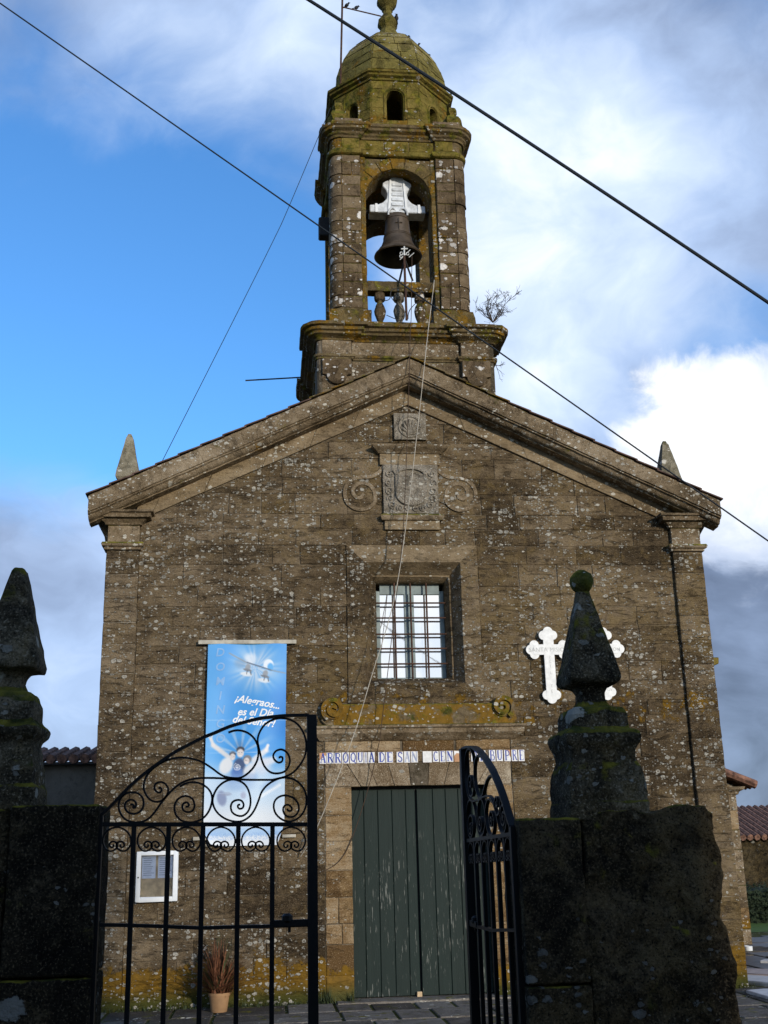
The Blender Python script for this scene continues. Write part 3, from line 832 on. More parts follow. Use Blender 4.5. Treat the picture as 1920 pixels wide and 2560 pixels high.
# doorway: jambs, relieving course, flat arch, scrolled hood
def doorway():
    base = MB()
    base.box(-1.29, -0.935, 0.014, 0.36, -0.2, 3.02); base.box(0.935, 1.29, 0.014, 0.36, -0.2, 3.02)
    base.box(-1.29, 1.29, 0.014, 0.36, 2.70, 3.36)
    dw = base.build('doorway', 'mortar', church, smooth=False)
    for s in (-1, 1):
        z = 0.0
        while z < 2.68:
            h = random.uniform(0.24, 0.40); ze = z + h
            if 2.695 - ze < 0.16: ze = 2.695
            x0, x1 = sorted((s * 0.93, s * 1.285))
            if random.random() < 0.35:
                xm = x0 + random.uniform(0.4, 0.6) * (x1 - x0); parts = [(x0, xm - 0.004), (xm + 0.004, x1)]
            else: parts = [(x0, x1)]
            for a, b in parts:
                stone_piece('jamb_stone', [(a, z + 0.005), (b, z + 0.005), (b, ze - 0.005), (a, ze - 0.005)], random.uniform(-0.008, 0.004), 0.20, 'door_stone', dw, bev=0.008)
            z = ze
    # flat arch
    n = 9
    for k in range(n):
        def jx(i, top): 
            c = -1.285 + 2.57 * i / n
            lim = 1.285
            w = c * (1.0 if top else 0.80)
            if i == 0: w = -lim
            if i == n: w = lim
            return w
        poly = [(jx(k, False) + 0.004, 2.70), (jx(k + 1, False) - 0.004, 2.70), (jx(k + 1, True) - 0.004, 3.015), (jx(k, True) + 0.004, 3.015)]
        stone_piece('voussoir', poly, random.uniform(-0.006, 0.004), 0.20, 'lintel_stone' if k != 4 else 'mortar', dw, bev=0.006)
    for a, b in ((-1.285, -0.25), (-0.215, 0.495), (0.53, 1.285)):
        stone_piece('lintel_block', [(a, 3.165), (b, 3.165), (b, 3.335), (a, 3.335)], -0.004, 0.1, 'door_stone', dw, bev=0.01)
    stone_piece('lintel_block', [(-1.285, 3.02), (1.285, 3.02), (1.285, 3.16), (-1.285, 3.16)], 0.006, 0.1, 'lintel_stone', dw, bev=0.004)
    # hood cornice
    m = MB().sweep([(0.0, 3.30), (0.03, 3.315), (0.05, 3.345), (0.10, 3.385), (0.115, 3.40), (0.12, 3.455), (0.15, 3.47), (0.155, 3.50), (0.0, 3.53)], [(-1.33, 0.05), (-1.33, -0.01), (1.36, -0.01), (1.36, 0.05)], closed=False)
    hood = m.rough(0.08, 0.004, 9, seed=5).build('door_hood', 'trim_stone', church)
    pts = [(-1.25, 3.50), (1.33, 3.50), (1.40, 3.56), (1.36, 3.72), (1.30, 3.80), (0.95, 3.795), (-0.95, 3.80), (-1.22, 3.80), (-1.30, 3.72), (-1.34, 3.58)]
    m = MB().prism(pts, -0.055, 0.02); m.bevel(0.012)
    m.build('hood_slab', 'scroll_stone', hood)
    for s, cx, cz in ((-1, -1.165, 3.735), (1, 1.20, 3.745)):
        pts = spiral(cx, cz, 0.155, 0.02, R(-60) if s > 0 else R(240), R(-60) + s * R(600) if s > 0 else R(240) - R(600), 44)
        m = MB().flat([(x, -0.055, z) for x, z in pts], 0.030, 0.055, (0, 1, 0))
        m.rough(0.06, 0.004, 12)
        m.build('scroll', 'scroll_stone', hood)
        MB().prism([(cx + 0.14 * math.cos(a), cz + 0.14 * math.sin(a)) for a in [2 * math.pi * i / 20 for i in range(20)]], -0.075, 0.02).build('scroll_eye', 'scroll_stone', hood, smooth=False)
    # moss cushions and threshold
    MB().box(-1.15, 1.15, -0.22, 0.3, -0.05, 0.022).rough(0.07, 0.008, 6).build('threshold', 'paving_stone', dw)
doorway()

# green double door, plank by plank
edges_l = [-0.93, -0.755, -0.562, -0.368, -0.180, -0.046]
edges_r = [-0.024, 0.196, 0.373, 0.550, 0.74, 0.93]
for ed in (edges_l, edges_r):
    leaf = MB().box(ed[0] + 0.002, ed[-1] - 0.002, 0.185, 0.205, 0.04, 2.66).build('door_leaf', 'door_paint', church, smooth=False)
    for a, b in zip(ed, ed[1:]):
        zb = 0.035 + random.uniform(-0.004, 0.004)
        MB().box(a + 0.003, b - 0.003, 0.15 + random.uniform(-0.002, 0.002), 0.19, zb, 2.655).bevel(0.005).build('plank', 'door_paint', leaf, smooth=False)
MB().box(-0.10, -0.035, 0.10, 0.15, 0.022, 0.085).bevel(0.004).build('door_stop', 'cork_brown', church)
MB().box(-0.95, 0.95, 0.21, 0.30, 0.0, 2.75).build('door_back', 'iron_dark', church, smooth=False)

# side gargoyle and the side chapel
m = MB().prism([(4.25, 4.36), (4.62, 4.36), (4.70, 4.42), (4.74, 4.46), (4.82, 4.48), (4.83, 4.58), (4.25, 4.58)], 0.95, 1.3).bevel(0.01)
m.build('gutter_corbel', 'drum_stone', church)
m = MB().box(4.2, 6.94, 6.0, 14, -0.1, 2.82)
chap = m.build('chapel_wall', 'mortar', church, smooth=False)
z = 0.0
while z < 2.75:
    h = random.uniform(0.26, 0.40); ze = min(2.78, z + h); x = 4.3
    while x < 6.95:
        w = random.uniform(0.5, 0.9); xe = min(6.97, x + w)
        if 6.97 - xe < 0.2: xe = 6.97
        stone_piece('chapel_stone', [(x + 0.004, z + 0.004), (xe - 0.004, z + 0.004), (xe - 0.004, ze - 0.004), (x + 0.004, ze - 0.004)], 5.97 + random.uniform(-0.006, 0.006), 6.3, 'door_stone' if random.random() < 0.3 else 'trim_stone', chap)
        x = xe
    z = ze
MB().sweep([(0, 2.72), (0.03, 2.73), (0.05, 2.78), (0.12, 2.82), (0.14, 2.87), (0, 2.88)], [(4.3, 5.97), (6.97, 5.97), (6.97, 14)], closed=False).build('chapel_cornice', 'trim_stone', church, smooth=False)
m = MB().prism([(4.3, 2.88), (7.0, 2.88), (4.3, 4.0)], 6.0, 14)
m.build('chapel_gable', 'trim_stone', church, smooth=False)
for j in range(26):
    yy = 5.82 + j * 0.21
    sl_ = math.atan(0.40)
    m = MB()
    a = Vector((7.32, yy, 2.90)); b = Vector((4.25, yy, 2.90 + 0.40 * 3.07))
    m.tube([a, a * 0.66 + b * 0.34, a * 0.33 + b * 0.67, b], 0.085, 8)
    m.build('chapel_tile', 'roof_clay', church)

# ------------------------------------------------------------------ bell tower
TX = 0.045
def square_plan(h, pi, po, rec, seg=4, oy=0.0, cx=TX, cy=1.68):
    """square of half size h with proud corner pilasters between pi and po and rounded corners, counter-clockwise"""
    side = [(-po, -h), (-pi, -h), (-pi, -(h - rec)), (pi, -(h - rec)), (pi, -h), (po, -h)]
    r = h - po
    if r > 0.01:
        side += [(po + r * math.sin(a), -po - r * math.cos(a)) for a in [math.pi / 2 * i / seg for i in range(1, seg)]]
    pts = []
    for k in range(4):
        c, s = round(math.cos(k * math.pi / 2)), round(math.sin(k * math.pi / 2))
        pts += [(cx + c * x - s * y, cy + s * x + c * y) for x, y in side]
    return pts

# base stage
BH = 1.39
BCY = 0.25 + BH
bplan = square_plan(BH, 0.85, 1.32, 0.055, 3, cy=BCY)
b0 = MB().plan(bplan, 7.2, 9.46)
tbase = b0.build('tower_base', 'mortar', church, smooth=False)
def base_blocks():
    zs = [8.30, 8.55, 8.80, 9.10, 9.2, 9.44]
    for a, b in zip(zs, zs[1:]):
        if b - a < 0.15: continue
        x = -0.848
        k = random.choice([2, 3])
        ws = [random.uniform(0.7, 1.3) for _ in range(k)]; t = sum(ws)
        for w in ws:
            xe = x + w / t * 1.696
            stone_piece('tower_stone', [(TX + x + 0.004, a + 0.004), (TX + xe - 0.004, a + 0.004), (TX + xe - 0.004, b - 0.004), (TX + x + 0.004, b - 0.004)], 0.25 + 0.055 - 0.012 + random.uniform(-0.003, 0.003), 0.35, 'trim_stone', tbase)
            x = xe
    for s in (-1, 1):
        x0, x1 = sorted((TX + s * 0.86, TX + s * 1.31))
        stone_piece('tower_stone', [(x0, 9.2), (x1, 9.2), (x1, 9.44), (x0, 9.44)], 0.232, 0.3, 'trim_stone', tbase)
        stone_piece('tower_stone', [(x0 + (0 if s > 0 else 0), 8.20), (x1, 8.20), (x1, 8.62), (x0, 8.62)], 0.246, 0.3, 'trim_stone', tbase)
        stone_piece('tower_stone', [(x0, 8.63), (x1, 8.63), (x1, 9.11), (x0, 9.11)], 0.243, 0.3, 'trim_stone', tbase)
        # hanging tongue
        xm = (x0 + x1) / 2
        pts = [(x0 + 0.005, 9.11), (x0 + 0.005, 8.84), (x0 + 0.07, 8.84)] + [(xm - 0.155 * math.cos(a), 8.84 - 0.155 * math.sin(a)) for a in [math.pi * i / 12 for i in range(13)]] + [(x1 - 0.07, 8.84), (x1 - 0.005, 8.84), (x1 - 0.005, 9.11)]
        MB().prism(pts, 0.195, 0.26).bevel(0.006).build('pendant', 'tower_stone', tbase)
base_blocks()
MB().sweep([(0.0, 9.11), (0.02, 9.115), (0.03, 9.14), (0.05, 9.15), (0.055, 9.185), (0.0, 9.20)], bplan).rough(0.10, 0.003, 9).build('string_course', 'tower_trim', church)
m = MB().sweep([(0.0, 9.42), (0.03, 9.425), (0.04, 9.45), (0.09, 9.475), (0.14, 9.49), (0.145, 9.525), (0.185, 9.54), (0.19, 9.585), (0.24, 9.60), (0.25, 9.645), (0.20, 9.665), (-0.3, 9.70)], bplan)
m.rough(0.10, 0.008, 7, passes=3); m.build('base_cornice', 'tower_trim', church)

# shaft: four corner piers, arches between them
H, PI_, PO_, REC, OA = 1.125, 0.635, 0.945, 0.05, 0.555
TCY = 1.68
ZS, ZTOP = 12.215, 13.0
def rotk(k):
    c, s = round(math.cos(k * math.pi / 2)), round(math.sin(k * math.pi / 2))
    return lambda x, y, z: (TX + c * x - s * y, TCY + s * x + c * y, z)
for k in range(4):
    f = rotk(k)
    r = H - PO_
    pts = [(OA, -(H - REC)), (PI_, -(H - REC)), (PI_, -H + 0.012), (PO_, -H + 0.012)] + [(PO_ + (r - 0.012) * math.sin(a), -PO_ - (r - 0.012) * math.cos(a)) for a in [math.pi / 2 * i / 5 for i in range(1, 5)]] + [(H - 0.012, -PO_), (H - 0.012, -PI_), (H - REC, -PI_), (H - REC, -OA), (OA, -OA)]
    m = MB().plan([f(x, y, 0)[:2] for x, y in pts], 9.6, ZTOP)
    pier = m.build('tower_pier', 'tower_trim', church, smooth=False)
    # k = 0 front right, 1 back right, 2 back left, 3 front left
    fronts = {0: (rotk(0), 1), 3: (rotk(0), -1)}
    if k in fronts:
        ff, s = fronts[k]
        z = 10.16
        while z < 12.93:
            h = random.uniform(0.15, 0.29); ze = min(12.96, z + h)
            if 12.96 - ze < 0.1: ze = 12.96
            x0, x1 = sorted((s * (PI_ + 0.002), s * (PO_ - 0.004)))
            parts = [(x0, x1)]
            if random.random() < 0.45:
                xm = random.uniform(x0 + 0.1, x1 - 0.1); parts = [(x0, xm - 0.003), (xm + 0.003, x1)]
            for a, b in parts:
                stone_piece('tower_stone', [(a, z + 0.004), (b, z + 0.004), (b, ze - 0.004), (a, ze - 0.004)], -H - random.uniform(0.0, 0.014), -H + 0.04, 'tower_stone', pier, bev=0.010, jit=0.006, mp=ff)
            # jamb strip beside the opening
            x0, x1 = sorted((s * (OA - 0.006), s * (PI_ - 0.004)))
            stone_piece('jamb_stone', [(x0, z + 0.004), (x1, z + 0.004), (x1, ze - 0.004), (x0, ze - 0.004)], -(H - REC) - random.uniform(0.0, 0.012), -OA - 0.2, 'tower_gold', pier, bev=0.008, mp=ff)
            # rounded corner stone
            m = MB(); zz = (z + 0.006, ze - 0.006); rr = r + random.uniform(0.0, 0.02)
            arc = [(s * (PO_ + 0.004)) and (s * (PO_ + 0.004 + rr * math.sin(a)), -PO_ - 0.004 - rr * math.cos(a)) for a in [math.pi / 2 * i / 6 for i in range(7)]]
            poly = [ff(x, y, 0)[:2] for x, y in arc] + [ff(s * (PO_ + 0.004), -PO_, 0)[:2]]
            m.plan(poly, *zz).rough(0.07, 0.008, 9, passes=2, seed=z)
            m.build('corner_stone', 'tower_stone', pier)
            # side face stones
            def sd(a, y, zq, s=s): return ff(-s * y, a, zq)
            stone_piece('tower_stone', [(-PO_ + 0.004, z + 0.004), (-PI_ - 0.002, z + 0.004), (-PI_ - 0.002, ze - 0.004), (-PO_ + 0.004, ze - 0.004)], -H - random.uniform(0.0, 0.012), -H + 0.04, 'tower_stone', pier, bev=0.010, jit=0.005, mp=sd)
            z = ze
# arches on the four sides
for k in range(4):
    f0 = rotk(k)
    m = MB()
    arch_wall(m, 2 * OA + 0.002, OA - 0.001, ZS - 0.01, ZS - 0.01, ZS, ZTOP, H - REC - 0.01 - OA, lambda s, d, z: f0(s, -(H - REC) + 0.01 + d, z), 16)
    aw = m.build('arch_wall', 'tower_trim', church, smooth=False)
    if k in (0, 1, 3):
        nv = 9
        for i in range(nv):
            a0, a1 = math.pi * i / nv + 0.01, math.pi * (i + 1) / nv - 0.01
            r0, r1 = OA - 0.004, OA + 0.20
            def clampx(x): return max(-PI_ + 0.004, min(PI_ - 0.004, x))
            poly = [(r0 * math.cos(a0), ZS + r0 * math.sin(a0)), (clampx(r1 * math.cos(a0)), ZS + r1 * math.sin(a0)), (clampx(r1 * math.cos(a1)), ZS + r1 * math.sin(a1)), (r0 * math.cos(a1), ZS + r0 * math.sin(a1))]
            stone_piece('voussoir', poly, -(H - REC) - random.uniform(0.002, 0.012), -(H - REC) + 0.10, 'tower_gold', aw, bev=0.007, mp=f0)
    # impost blocks carrying the yoke
sp = square_plan(H, PI_, PO_, REC, 5)
MB().plan(square_plan(H - 0.03, PI_, PO_, 0.03, 3), ZTOP - 0.06, 13.5).build('tower_ceiling', 'tower_trim', church, smooth=False)
# plinth of the shaft
for s in (-1, 1):
    m = MB()
    x0, x1 = sorted((TX + s * 0.50, TX + s * 1.17))
    m.prism([(x0, 9.66), (x1, 9.66), (x1, 10.00), (x1 - (0.03 if s > 0 else 0.0), 10.10), (x0 + (0.03 if s < 0 else 0.0), 10.10), (x0, 10.0)], 0.505, 1.15)
    m.rough(0.09, 0.008, 7, passes=4, seed=s); m.build('shaft_plinth', 'tower_gold', church)
    m = MB(); m.box(x0, x1, 2.2, 2.85, 9.66, 10.10).rough(0.12, 0.008, 7, passes=3); m.build('shaft_plinth', 'tower_trim', church)
# entablature
MB().sweep([(0.0, 12.965), (0.025, 12.97), (0.05, 12.985), (0.06, 13.02), (0.05, 13.055), (0.02, 13.075), (0.02, 13.09), (0.0, 13.10)], sp).rough(0.09, 0.005, 8, passes=3).build('architrave_roll', 'drum_stone', church)
def frieze():
    fz = MB().plan(sp, 13.08, 13.30).build('tower_frieze', 'tower_trim', church, smooth=False)
    f = rotk(0)
    for x0, x1, y in ((-PO_, -PI_, -H), (PI_, PO_, -H), (-PI_, -0.22, -(H - REC)), (-0.22, 0.2, -(H - REC)), (0.2, PI_, -(H - REC))):
        stone_piece('frieze_stone', [(x0 + 0.006, 13.10), (x1 - 0.006, 13.10), (x1 - 0.006, 13.285), (x0 + 0.006, 13.285)], y - 0.012, y + 0.05, random.choice(['tower_stone', 'drum_stone']), fz, bev=0.008, mp=f)
frieze()
m = MB().sweep([(0.0, 13.28), (0.03, 13.285), (0.04, 13.32), (0.07, 13.34), (0.08, 13.37), (0.14, 13.40), (0.145, 13.44), (0.17, 13.455), (0.18, 13.50), (0.14, 13.52), (-0.15, 13.56)], sp)
m.rough(0.09, 0.008, 7, passes=3); m.build('tower_cornice', 'tower_trim', church)
# blocking course pieces over the pilasters
for k in range(4):
    f = rotk(k)
    for s in (-1, 1):
        x0, x1 = sorted((s * 0.60, s * 1.05))
        m = MB().poly([f(x, y, z) for z in (13.50, 13.585) for y in (-H - 0.13, -H + 0.25) for x in (x0, x1)], [(0, 2, 3, 1), (4, 5, 7, 6), (0, 1, 5, 4), (2, 6, 7, 3), (0, 4, 6, 2), (1, 3, 7, 5)])
        m.rough(0.09, 0.006, 8, passes=3, seed=k + s); m.build('blocking_stone', 'tower_stone', church)
# corner acroteria: a sloping bracket with a knob
for sx in (-1, 1):
    for sy in (-1, 1):
        m = MB()
        cx, cy = TX + sx * 0.98, TCY + sy * 0.98
        m.lathe([(0.19, 13.54), (0.20, 13.62), (0.16, 13.66), (0.205, 13.74), (0.16, 13.82), (0.07, 13.88), (0.06, 13.91), (0.10, 13.96), (0.095, 14.02), (0.02, 14.07)], (cx, cy, 0), 5, 0.3)
        m.rough(0.07, 0.012, 9, passes=2, seed=sx + 3 * sy); m.build('acroterion', 'drum_stone', church)

# octagonal drum
AP = 1.0
dr = None
for k in range(8):
    a = -math.pi / 2 + k * math.pi / 4
    nx, ny = math.cos(a), math.sin(a); tx, ty = -ny, nx
    Wd = 2 * AP * math.tan(math.pi / 8)
    def f(s, d, z): return (TX + nx * (AP - d) + tx * s, TCY + ny * (AP - d) + ty * s, z)
    m = MB()
    oa = 0.145 if k % 2 == 0 else 0.115
    zs = 14.22 if k % 2 == 0 else 14.12
    arch_wall(m, Wd - 0.003, oa, 13.54, 13.76 if k % 2 == 0 else 13.80, zs, 14.56, 0.25, f, 10)
    if dr is None:
        dr = m.build('drum', 'drum_stone', church, smooth=False); o = dr
    else:
        o = m.build('drum_face', 'drum_stone', dr, smooth=False)
    if k in (0, 1, 7, 2, 6):
        m = MB()
        pts = [(-oa - 0.035, 13.78)] + [(-(oa + 0.035) * math.cos(math.pi * i / 12), zs + (oa + 0.035) * math.sin(math.pi * i / 12)) for i in range(13)] + [(oa + 0.035, 13.78)]
        m.tube([f(s, -0.005, z) for s, z in pts], 0.022, 6)
        m.build('arch_moulding', 'drum_stone', dr)
        zc = [13.60, 13.80, 14.0, 14.2, 14.38, 14.54]
        for za, zb in zip(zc, zc[1:]):
            for s0, s1 in ((-Wd / 2 + 0.008, -oa - 0.06), (oa + 0.06, Wd / 2 - 0.008)):
                stone_piece('drum_block', [(s0, za + 0.004), (s1, za + 0.004), (s1, zb - 0.004), (s0, zb - 0.004)], -random.uniform(0.004, 0.012), 0.03, 'drum_stone', dr, bev=0.006, jit=0.004, mp=f)
octp = [(TX + AP / math.cos(math.pi / 8) * math.cos(-math.pi / 2 + math.pi / 8 + k * math.pi / 4 - math.pi / 4), TCY + AP / math.cos(math.pi / 8) * math.sin(-math.pi / 2 + math.pi / 8 + k * math.pi / 4 - math.pi / 4)) for k in range(8)]
m = MB().sweep([(0.0, 14.54), (0.025, 14.55), (0.03, 14.585), (0.08, 14.61), (0.085, 14.645), (0.115, 14.66), (0.12, 14.70), (0.05, 14.73), (-0.1, 14.74)], octp)
m.rough(0.09, 0.007, 8, passes=3); m.build('drum_cornice', 'drum_stone', church)
prof = [(0.97, 14.70), (0.975, 14.85), (0.96, 15.00), (0.925, 15.15), (0.875, 15.32), (0.81, 15.50), (0.73, 15.67), (0.62, 15.82), (0.50, 15.95), (0.38, 16.06), (0.28, 16.14)]
m = MB().lathe(prof, (TX + 0.02, TCY, 0), 8, -math.pi / 2 + math.pi / 8, sq=True)
m.rough(0.10, 0.012, 6, passes=4); dome = m.build('dome', 'dome_stone', church, ang=18)
def dome_blocks():
    cs = [(0.978, 14.80), (0.955, 15.03), (0.905, 15.23), (0.825, 15.46), (0.72, 15.68), (0.59, 15.86), (0.42, 16.03)]
    cx, cy = TX + 0.02, TCY
    for k in (6, 7, 0, 1, 2):
        a = -math.pi / 2 + k * math.pi / 4
        nv = Vector((math.cos(a), math.sin(a), 0)); tv = Vector((-nv.y, nv.x, 0))
        for j, ((r0, z0), (r1, z1)) in enumerate(zip(cs, cs[1:])):
            h0, h1 = r0 * math.tan(math.pi / 8), r1 * math.tan(math.pi / 8)
            sp_ = 0.5 + random.uniform(-0.2, 0.2) if j < 5 else None
            for u0, u1 in ([(0.0, sp_), (sp_, 1.0)] if sp_ else [(0.0, 1.0)]):
                g0 = 0.006
                def pt(r, h, u, z, o, du): return Vector((cx, cy, z)) + nv * (r + o) + tv * (h * (2 * u - 1) + du)
                oo = 0.020 + random.uniform(-0.004, 0.006)
                q = [(r0, h0, u0, z0 + g0, g0), (r0, h0, u1, z0 + g0, -g0), (r1, h1, u1, z1 - g0, -g0), (r1, h1, u0, z1 - g0, g0)]
                vs = [pt(r, h, u, z, -0.02, du) for r, h, u, z, du in q] + [pt(r, h, u, z, oo, du) for r, h, u, z, du in q]
                MB().poly(vs, [(4, 5, 6, 7), (0, 1, 5, 4), (1, 2, 6, 5), (2, 3, 7, 6), (3, 0, 4, 7)]).rough(0.12, 0.008, 8, passes=2, seed=k + j).build('dome_block', 'dome_stone', dome, ang=25)
dome_blocks()
prof = [(0.30, 16.10), (0.30, 16.16), (0.22, 16.18), (0.22, 16.22), (0.17, 16.36), (0.13, 16.43), (0.15, 16.47), (0.195, 16.54), (0.195, 16.60), (0.13, 16.70), (0.085, 16.78), (0.085, 16.84), (0.11, 16.87), (0.11, 16.90), (0.15, 16.95), (0.195, 17.03), (0.20, 17.10), (0.16, 17.18), (0.09, 17.26), (0.07, 17.34), (0.12, 17.44), (0.12, 17.54), (0.05, 17.64)]
m = MB().lathe(prof, (TX + 0.04, TCY, 0), 8, math.pi / 8)
m.rough(0.06, 0.006, 9, passes=3); m.build('finial', 'dome_stone', dome)

# balustrade of the front opening
rail = MB().box(TX - OA + 0.004, TX + OA - 0.004, 0.60, 0.80, 10.49, 10.66).rough(0.07, 0.007, 8).build('balustrade_rail', 'tower_trim', church)
for i, x in enumerate((-0.30, 0.01, 0.35)):
    prof = [(0.085, 9.68), (0.085, 9.93), (0.075, 9.94), (0.05, 9.97), (0.045, 9.985), (0.085, 10.10), (0.095, 10.18), (0.07, 10.27), (0.045, 10.315), (0.05, 10.34), (0.085, 10.36), (0.09, 10.39), (0.085, 10.49)]
    m = MB().lathe(prof, (x, 0.70, 0), 10)
    m.rough(0.05, 0.006, 10, passes=2, seed=i); m.build('baluster', 'carved_stone' if i == 1 else 'tower_stone', rail)
MB().box(TX - OA, TX + OA, 0.52, 0.9, 9.66, 9.90).rough(0.1, 0.006, 8).build('balustrade_plinth', 'tower_trim', rail)
# stub bar on the left of the tower base
a = P(530 * 1.1573, 822 * 1.1573, 1.6); b = P(652 * 1.1573, 815 * 1.1573, 1.6)
MB().tube([a, b], 0.012, 6).build('iron_stub', 'iron_dark', church)
# yoke end on the left of the belfry; dark colour stands in for shade
MB().box(TX - H - 0.15, TX - H + 0.1, 1.60, 1.80, 12.05, 12.42).bevel(0.02).build('side_yoke_end', 'iron_dark', church)

# ------------------------------------------------------------------ the bell
bell = thing('church_bell', 'dark bronze bell hanging from a white yoke in the belfry arch', 'bell')
BY = 1.0; BX = 0.06
prof = [(0.02, 12.13), (0.12, 12.12), (0.175, 12.085), (0.195, 12.03), (0.205, 11.90), (0.22, 11.75), (0.25, 11.60), (0.29, 11.49), (0.345, 11.41), (0.395, 11.355), (0.402, 11.335), (0.385, 11.32), (0.36, 11.345), (0.30, 11.42), (0.23, 11.60), (0.18, 12.0), (0.02, 12.08)]
m = MB().lathe(prof, (BX, BY, 0), 40, cap=False)
m.build('bell_body', 'bell_bronze', bell, ang=50)
m = MB()
for z, r in ((12.00, 0.201), (11.70, 0.231), (11.67, 0.238), (11.44, 0.325)):
    m.tube([(BX + r * math.cos(a), BY + r * math.sin(a), z) for a in [2 * math.pi * i / 32 for i in range(33)]], 0.006, 5, cap=False)
m.tube([(BX, BY - 0.222, 11.95), (BX, BY - 0.232, 11.72)], 0.008, 5); m.tube([(BX - 0.06, BY - 0.215, 11.86), (BX + 0.06, BY - 0.215, 11.86)], 0.008, 5)
m.build('bell_bands', 'bell_bronze', bell)
MB().tube([(BX, BY, 12.0), (BX, BY, 11.5), (BX, BY, 11.36)], [0.015, 0.02, 0.045], 8).build('clapper', 'iron_dark', bell)
half = [(0.0, 12.84), (0.09, 12.83), (0.105, 12.80), (0.11, 12.74), (0.17, 12.71), (0.245, 12.66), (0.245, 12.60), (0.19, 12.53), (0.165, 12.45), (0.18, 12.36), (0.24, 12.29), (0.32, 12.25), (0.47, 12.235), (0.47, 12.10), (0.0, 12.10)]
pts = [(BX + x, z) for x, z in half] + [(BX - x, z) for x, z in half[::-1][1:-1]]
m = MB().prism(pts, BY - 0.13, BY + 0.13).bevel(0.012)
yoke = m.build('yoke', 'yoke_paint', bell)
for s in (-1, 1):
    MB().poly([(BX + s * x, BY - y, z) for y in (0.150, 0.12) for x, z in ((0.13, 12.12), (0.165, 12.12), (0.125, 12.72), (0.095, 12.72))], [(0, 1, 2, 3), (7, 6, 5, 4), (0, 4, 5, 1), (1, 5, 6, 2), (2, 6, 7, 3), (3, 7, 4, 0)]).build('yoke_strap', 'frame_white', yoke, smooth=False)
    MB().box(BX + s * 0.36 - 0.02, BX + s * 0.36 + 0.02, BY - 0.145, BY - 0.12, 12.09, 12.25).build('yoke_band', 'frame_white', yoke, smooth=False)
    MB().tube([(BX + s * 0.46, BY, 12.17), (BX + s * 0.62, BY, 12.17)], 0.03, 8).build('axle', 'iron_dark', yoke)
for i in range(5):
    z = 12.22 + i * 0.095
    MB().box(BX - 0.10 + 0.004 * i, BX + 0.10 - 0.004 * i, BY - 0.148, BY - 0.125, z, z + 0.055).bevel(0.006).build('yoke_slat', 'yoke_paint', yoke)
m = MB()
for s in (-1, 1):
    m.tube(catmull([(BX + s * 0.03, BY - 0.12, 12.14), (BX + s * 0.09, BY - 0.15, 12.17), (BX + s * 0.15, BY - 0.15, 12.12), (BX + s * 0.16, BY - 0.13, 12.05)], 4), 0.018, 6)
m.build('bell_crown', 'yoke_paint', bell)

# iron cross on a rusty rod before the balustrade
zz = ZP(960, 500, 0.1582)
cr = thing('iron_cross', 'small iron cross on a rusty rod before the belfry balustrade', 'cross')
YC = 0.42
top = zz(320, 735, YC); bot = zz(358, 1900, YC); mid = zz(318, 880, YC)
MB().tube([bot, mid], 0.020, 8).build('rod', 'iron_rust', cr)
m = MB(); m.tube([mid, top], 0.014, 6); a = zz(270, 775, YC); b = zz(375, 772, YC); m.tube([a, b], 0.014, 6)
m.tube([zz(250, 945, YC), zz(415, 785, YC)], 0.007, 6); m.tube([zz(395, 905, YC), zz(475, 835, YC)], 0.007, 6)
for c in ((275, 845), (372, 850), (270, 890)):
    m.tube([zz(c[0] + 22 * math.cos(t * 0.7), c[1] + 22 * math.sin(t * 0.7), YC) for t in range(9)], 0.008, 5)
m.build('cross_head', 'carved_grey', cr)
for s, (x0, y0, x1, y1) in enumerate(((315, 980, 240, 1290), (335, 960, 455, 1280))):
    MB().tube([zz(x0, y0, YC + 0.02), zz(x1, y1, 0.62)], 0.016, 6).build('strut', 'iron_dark', cr)
for c in ([(330, 1390), (240, 1390), (130, 1420), (105, 1500), (150, 1590), (250, 1690), (320, 1790), (310, 1880), (240, 1900), (40, 1820)],
          [(350, 1400), (370, 1480), (430, 1540), (520, 1530), (580, 1470), (540, 1430)],
          [(380, 1880), (385, 1800), (420, 1720), (520, 1620), (620, 1590), (640, 1540), (600, 1440), (510, 1400)],
          [(100, 1470), (90, 1560), (20, 1590), (-60, 1560)]):
    MB().tube(catmull([zz(x, y, YC + 0.02) for x, y in c], 5), 0.007, 6).build('scrollwork', 'iron_dark', cr)

# ------------------------------------------------------------------ gate piers
GY = -9.2
def pinnacle(cx, cy, z0, prof, ball, parent, seed):
    m = MB().lathe([(r, z0 + z) for r, z in prof], (cx, cy, 0), 4, math.pi / 4, sq=True)
    m.bevel(0.007, 1, 25)
    m.rough(0.022, 0.007, 12, passes=4, seed=seed)
    o = m.build('pinnacle', 'pinnacle_stone', parent, ang=40)
    if ball:
        b = MB().lathe([(0.012, 0.0)] + [(ball * math.sin(a), ball - ball * math.cos(a)) for a in [math.pi * i / 10 for i in range(1, 10)]] + [(0.01, 2 * ball)], (cx, cy, z0 + prof[-1][1] - 0.012), 14)
        b.rough(0.03, 0.006, 22, passes=2); b.build('pinnacle_ball', 'pinnacle_moss', o)
stone('pinnacle_moss', (0.02, 0.022, 0.007), (0.05, 0.048, 0.012), (0.13, 0.11, 0.03), spots=0.2, moss=1.0, moss_all=0.6, streak=0.0, bumpk=0.9)
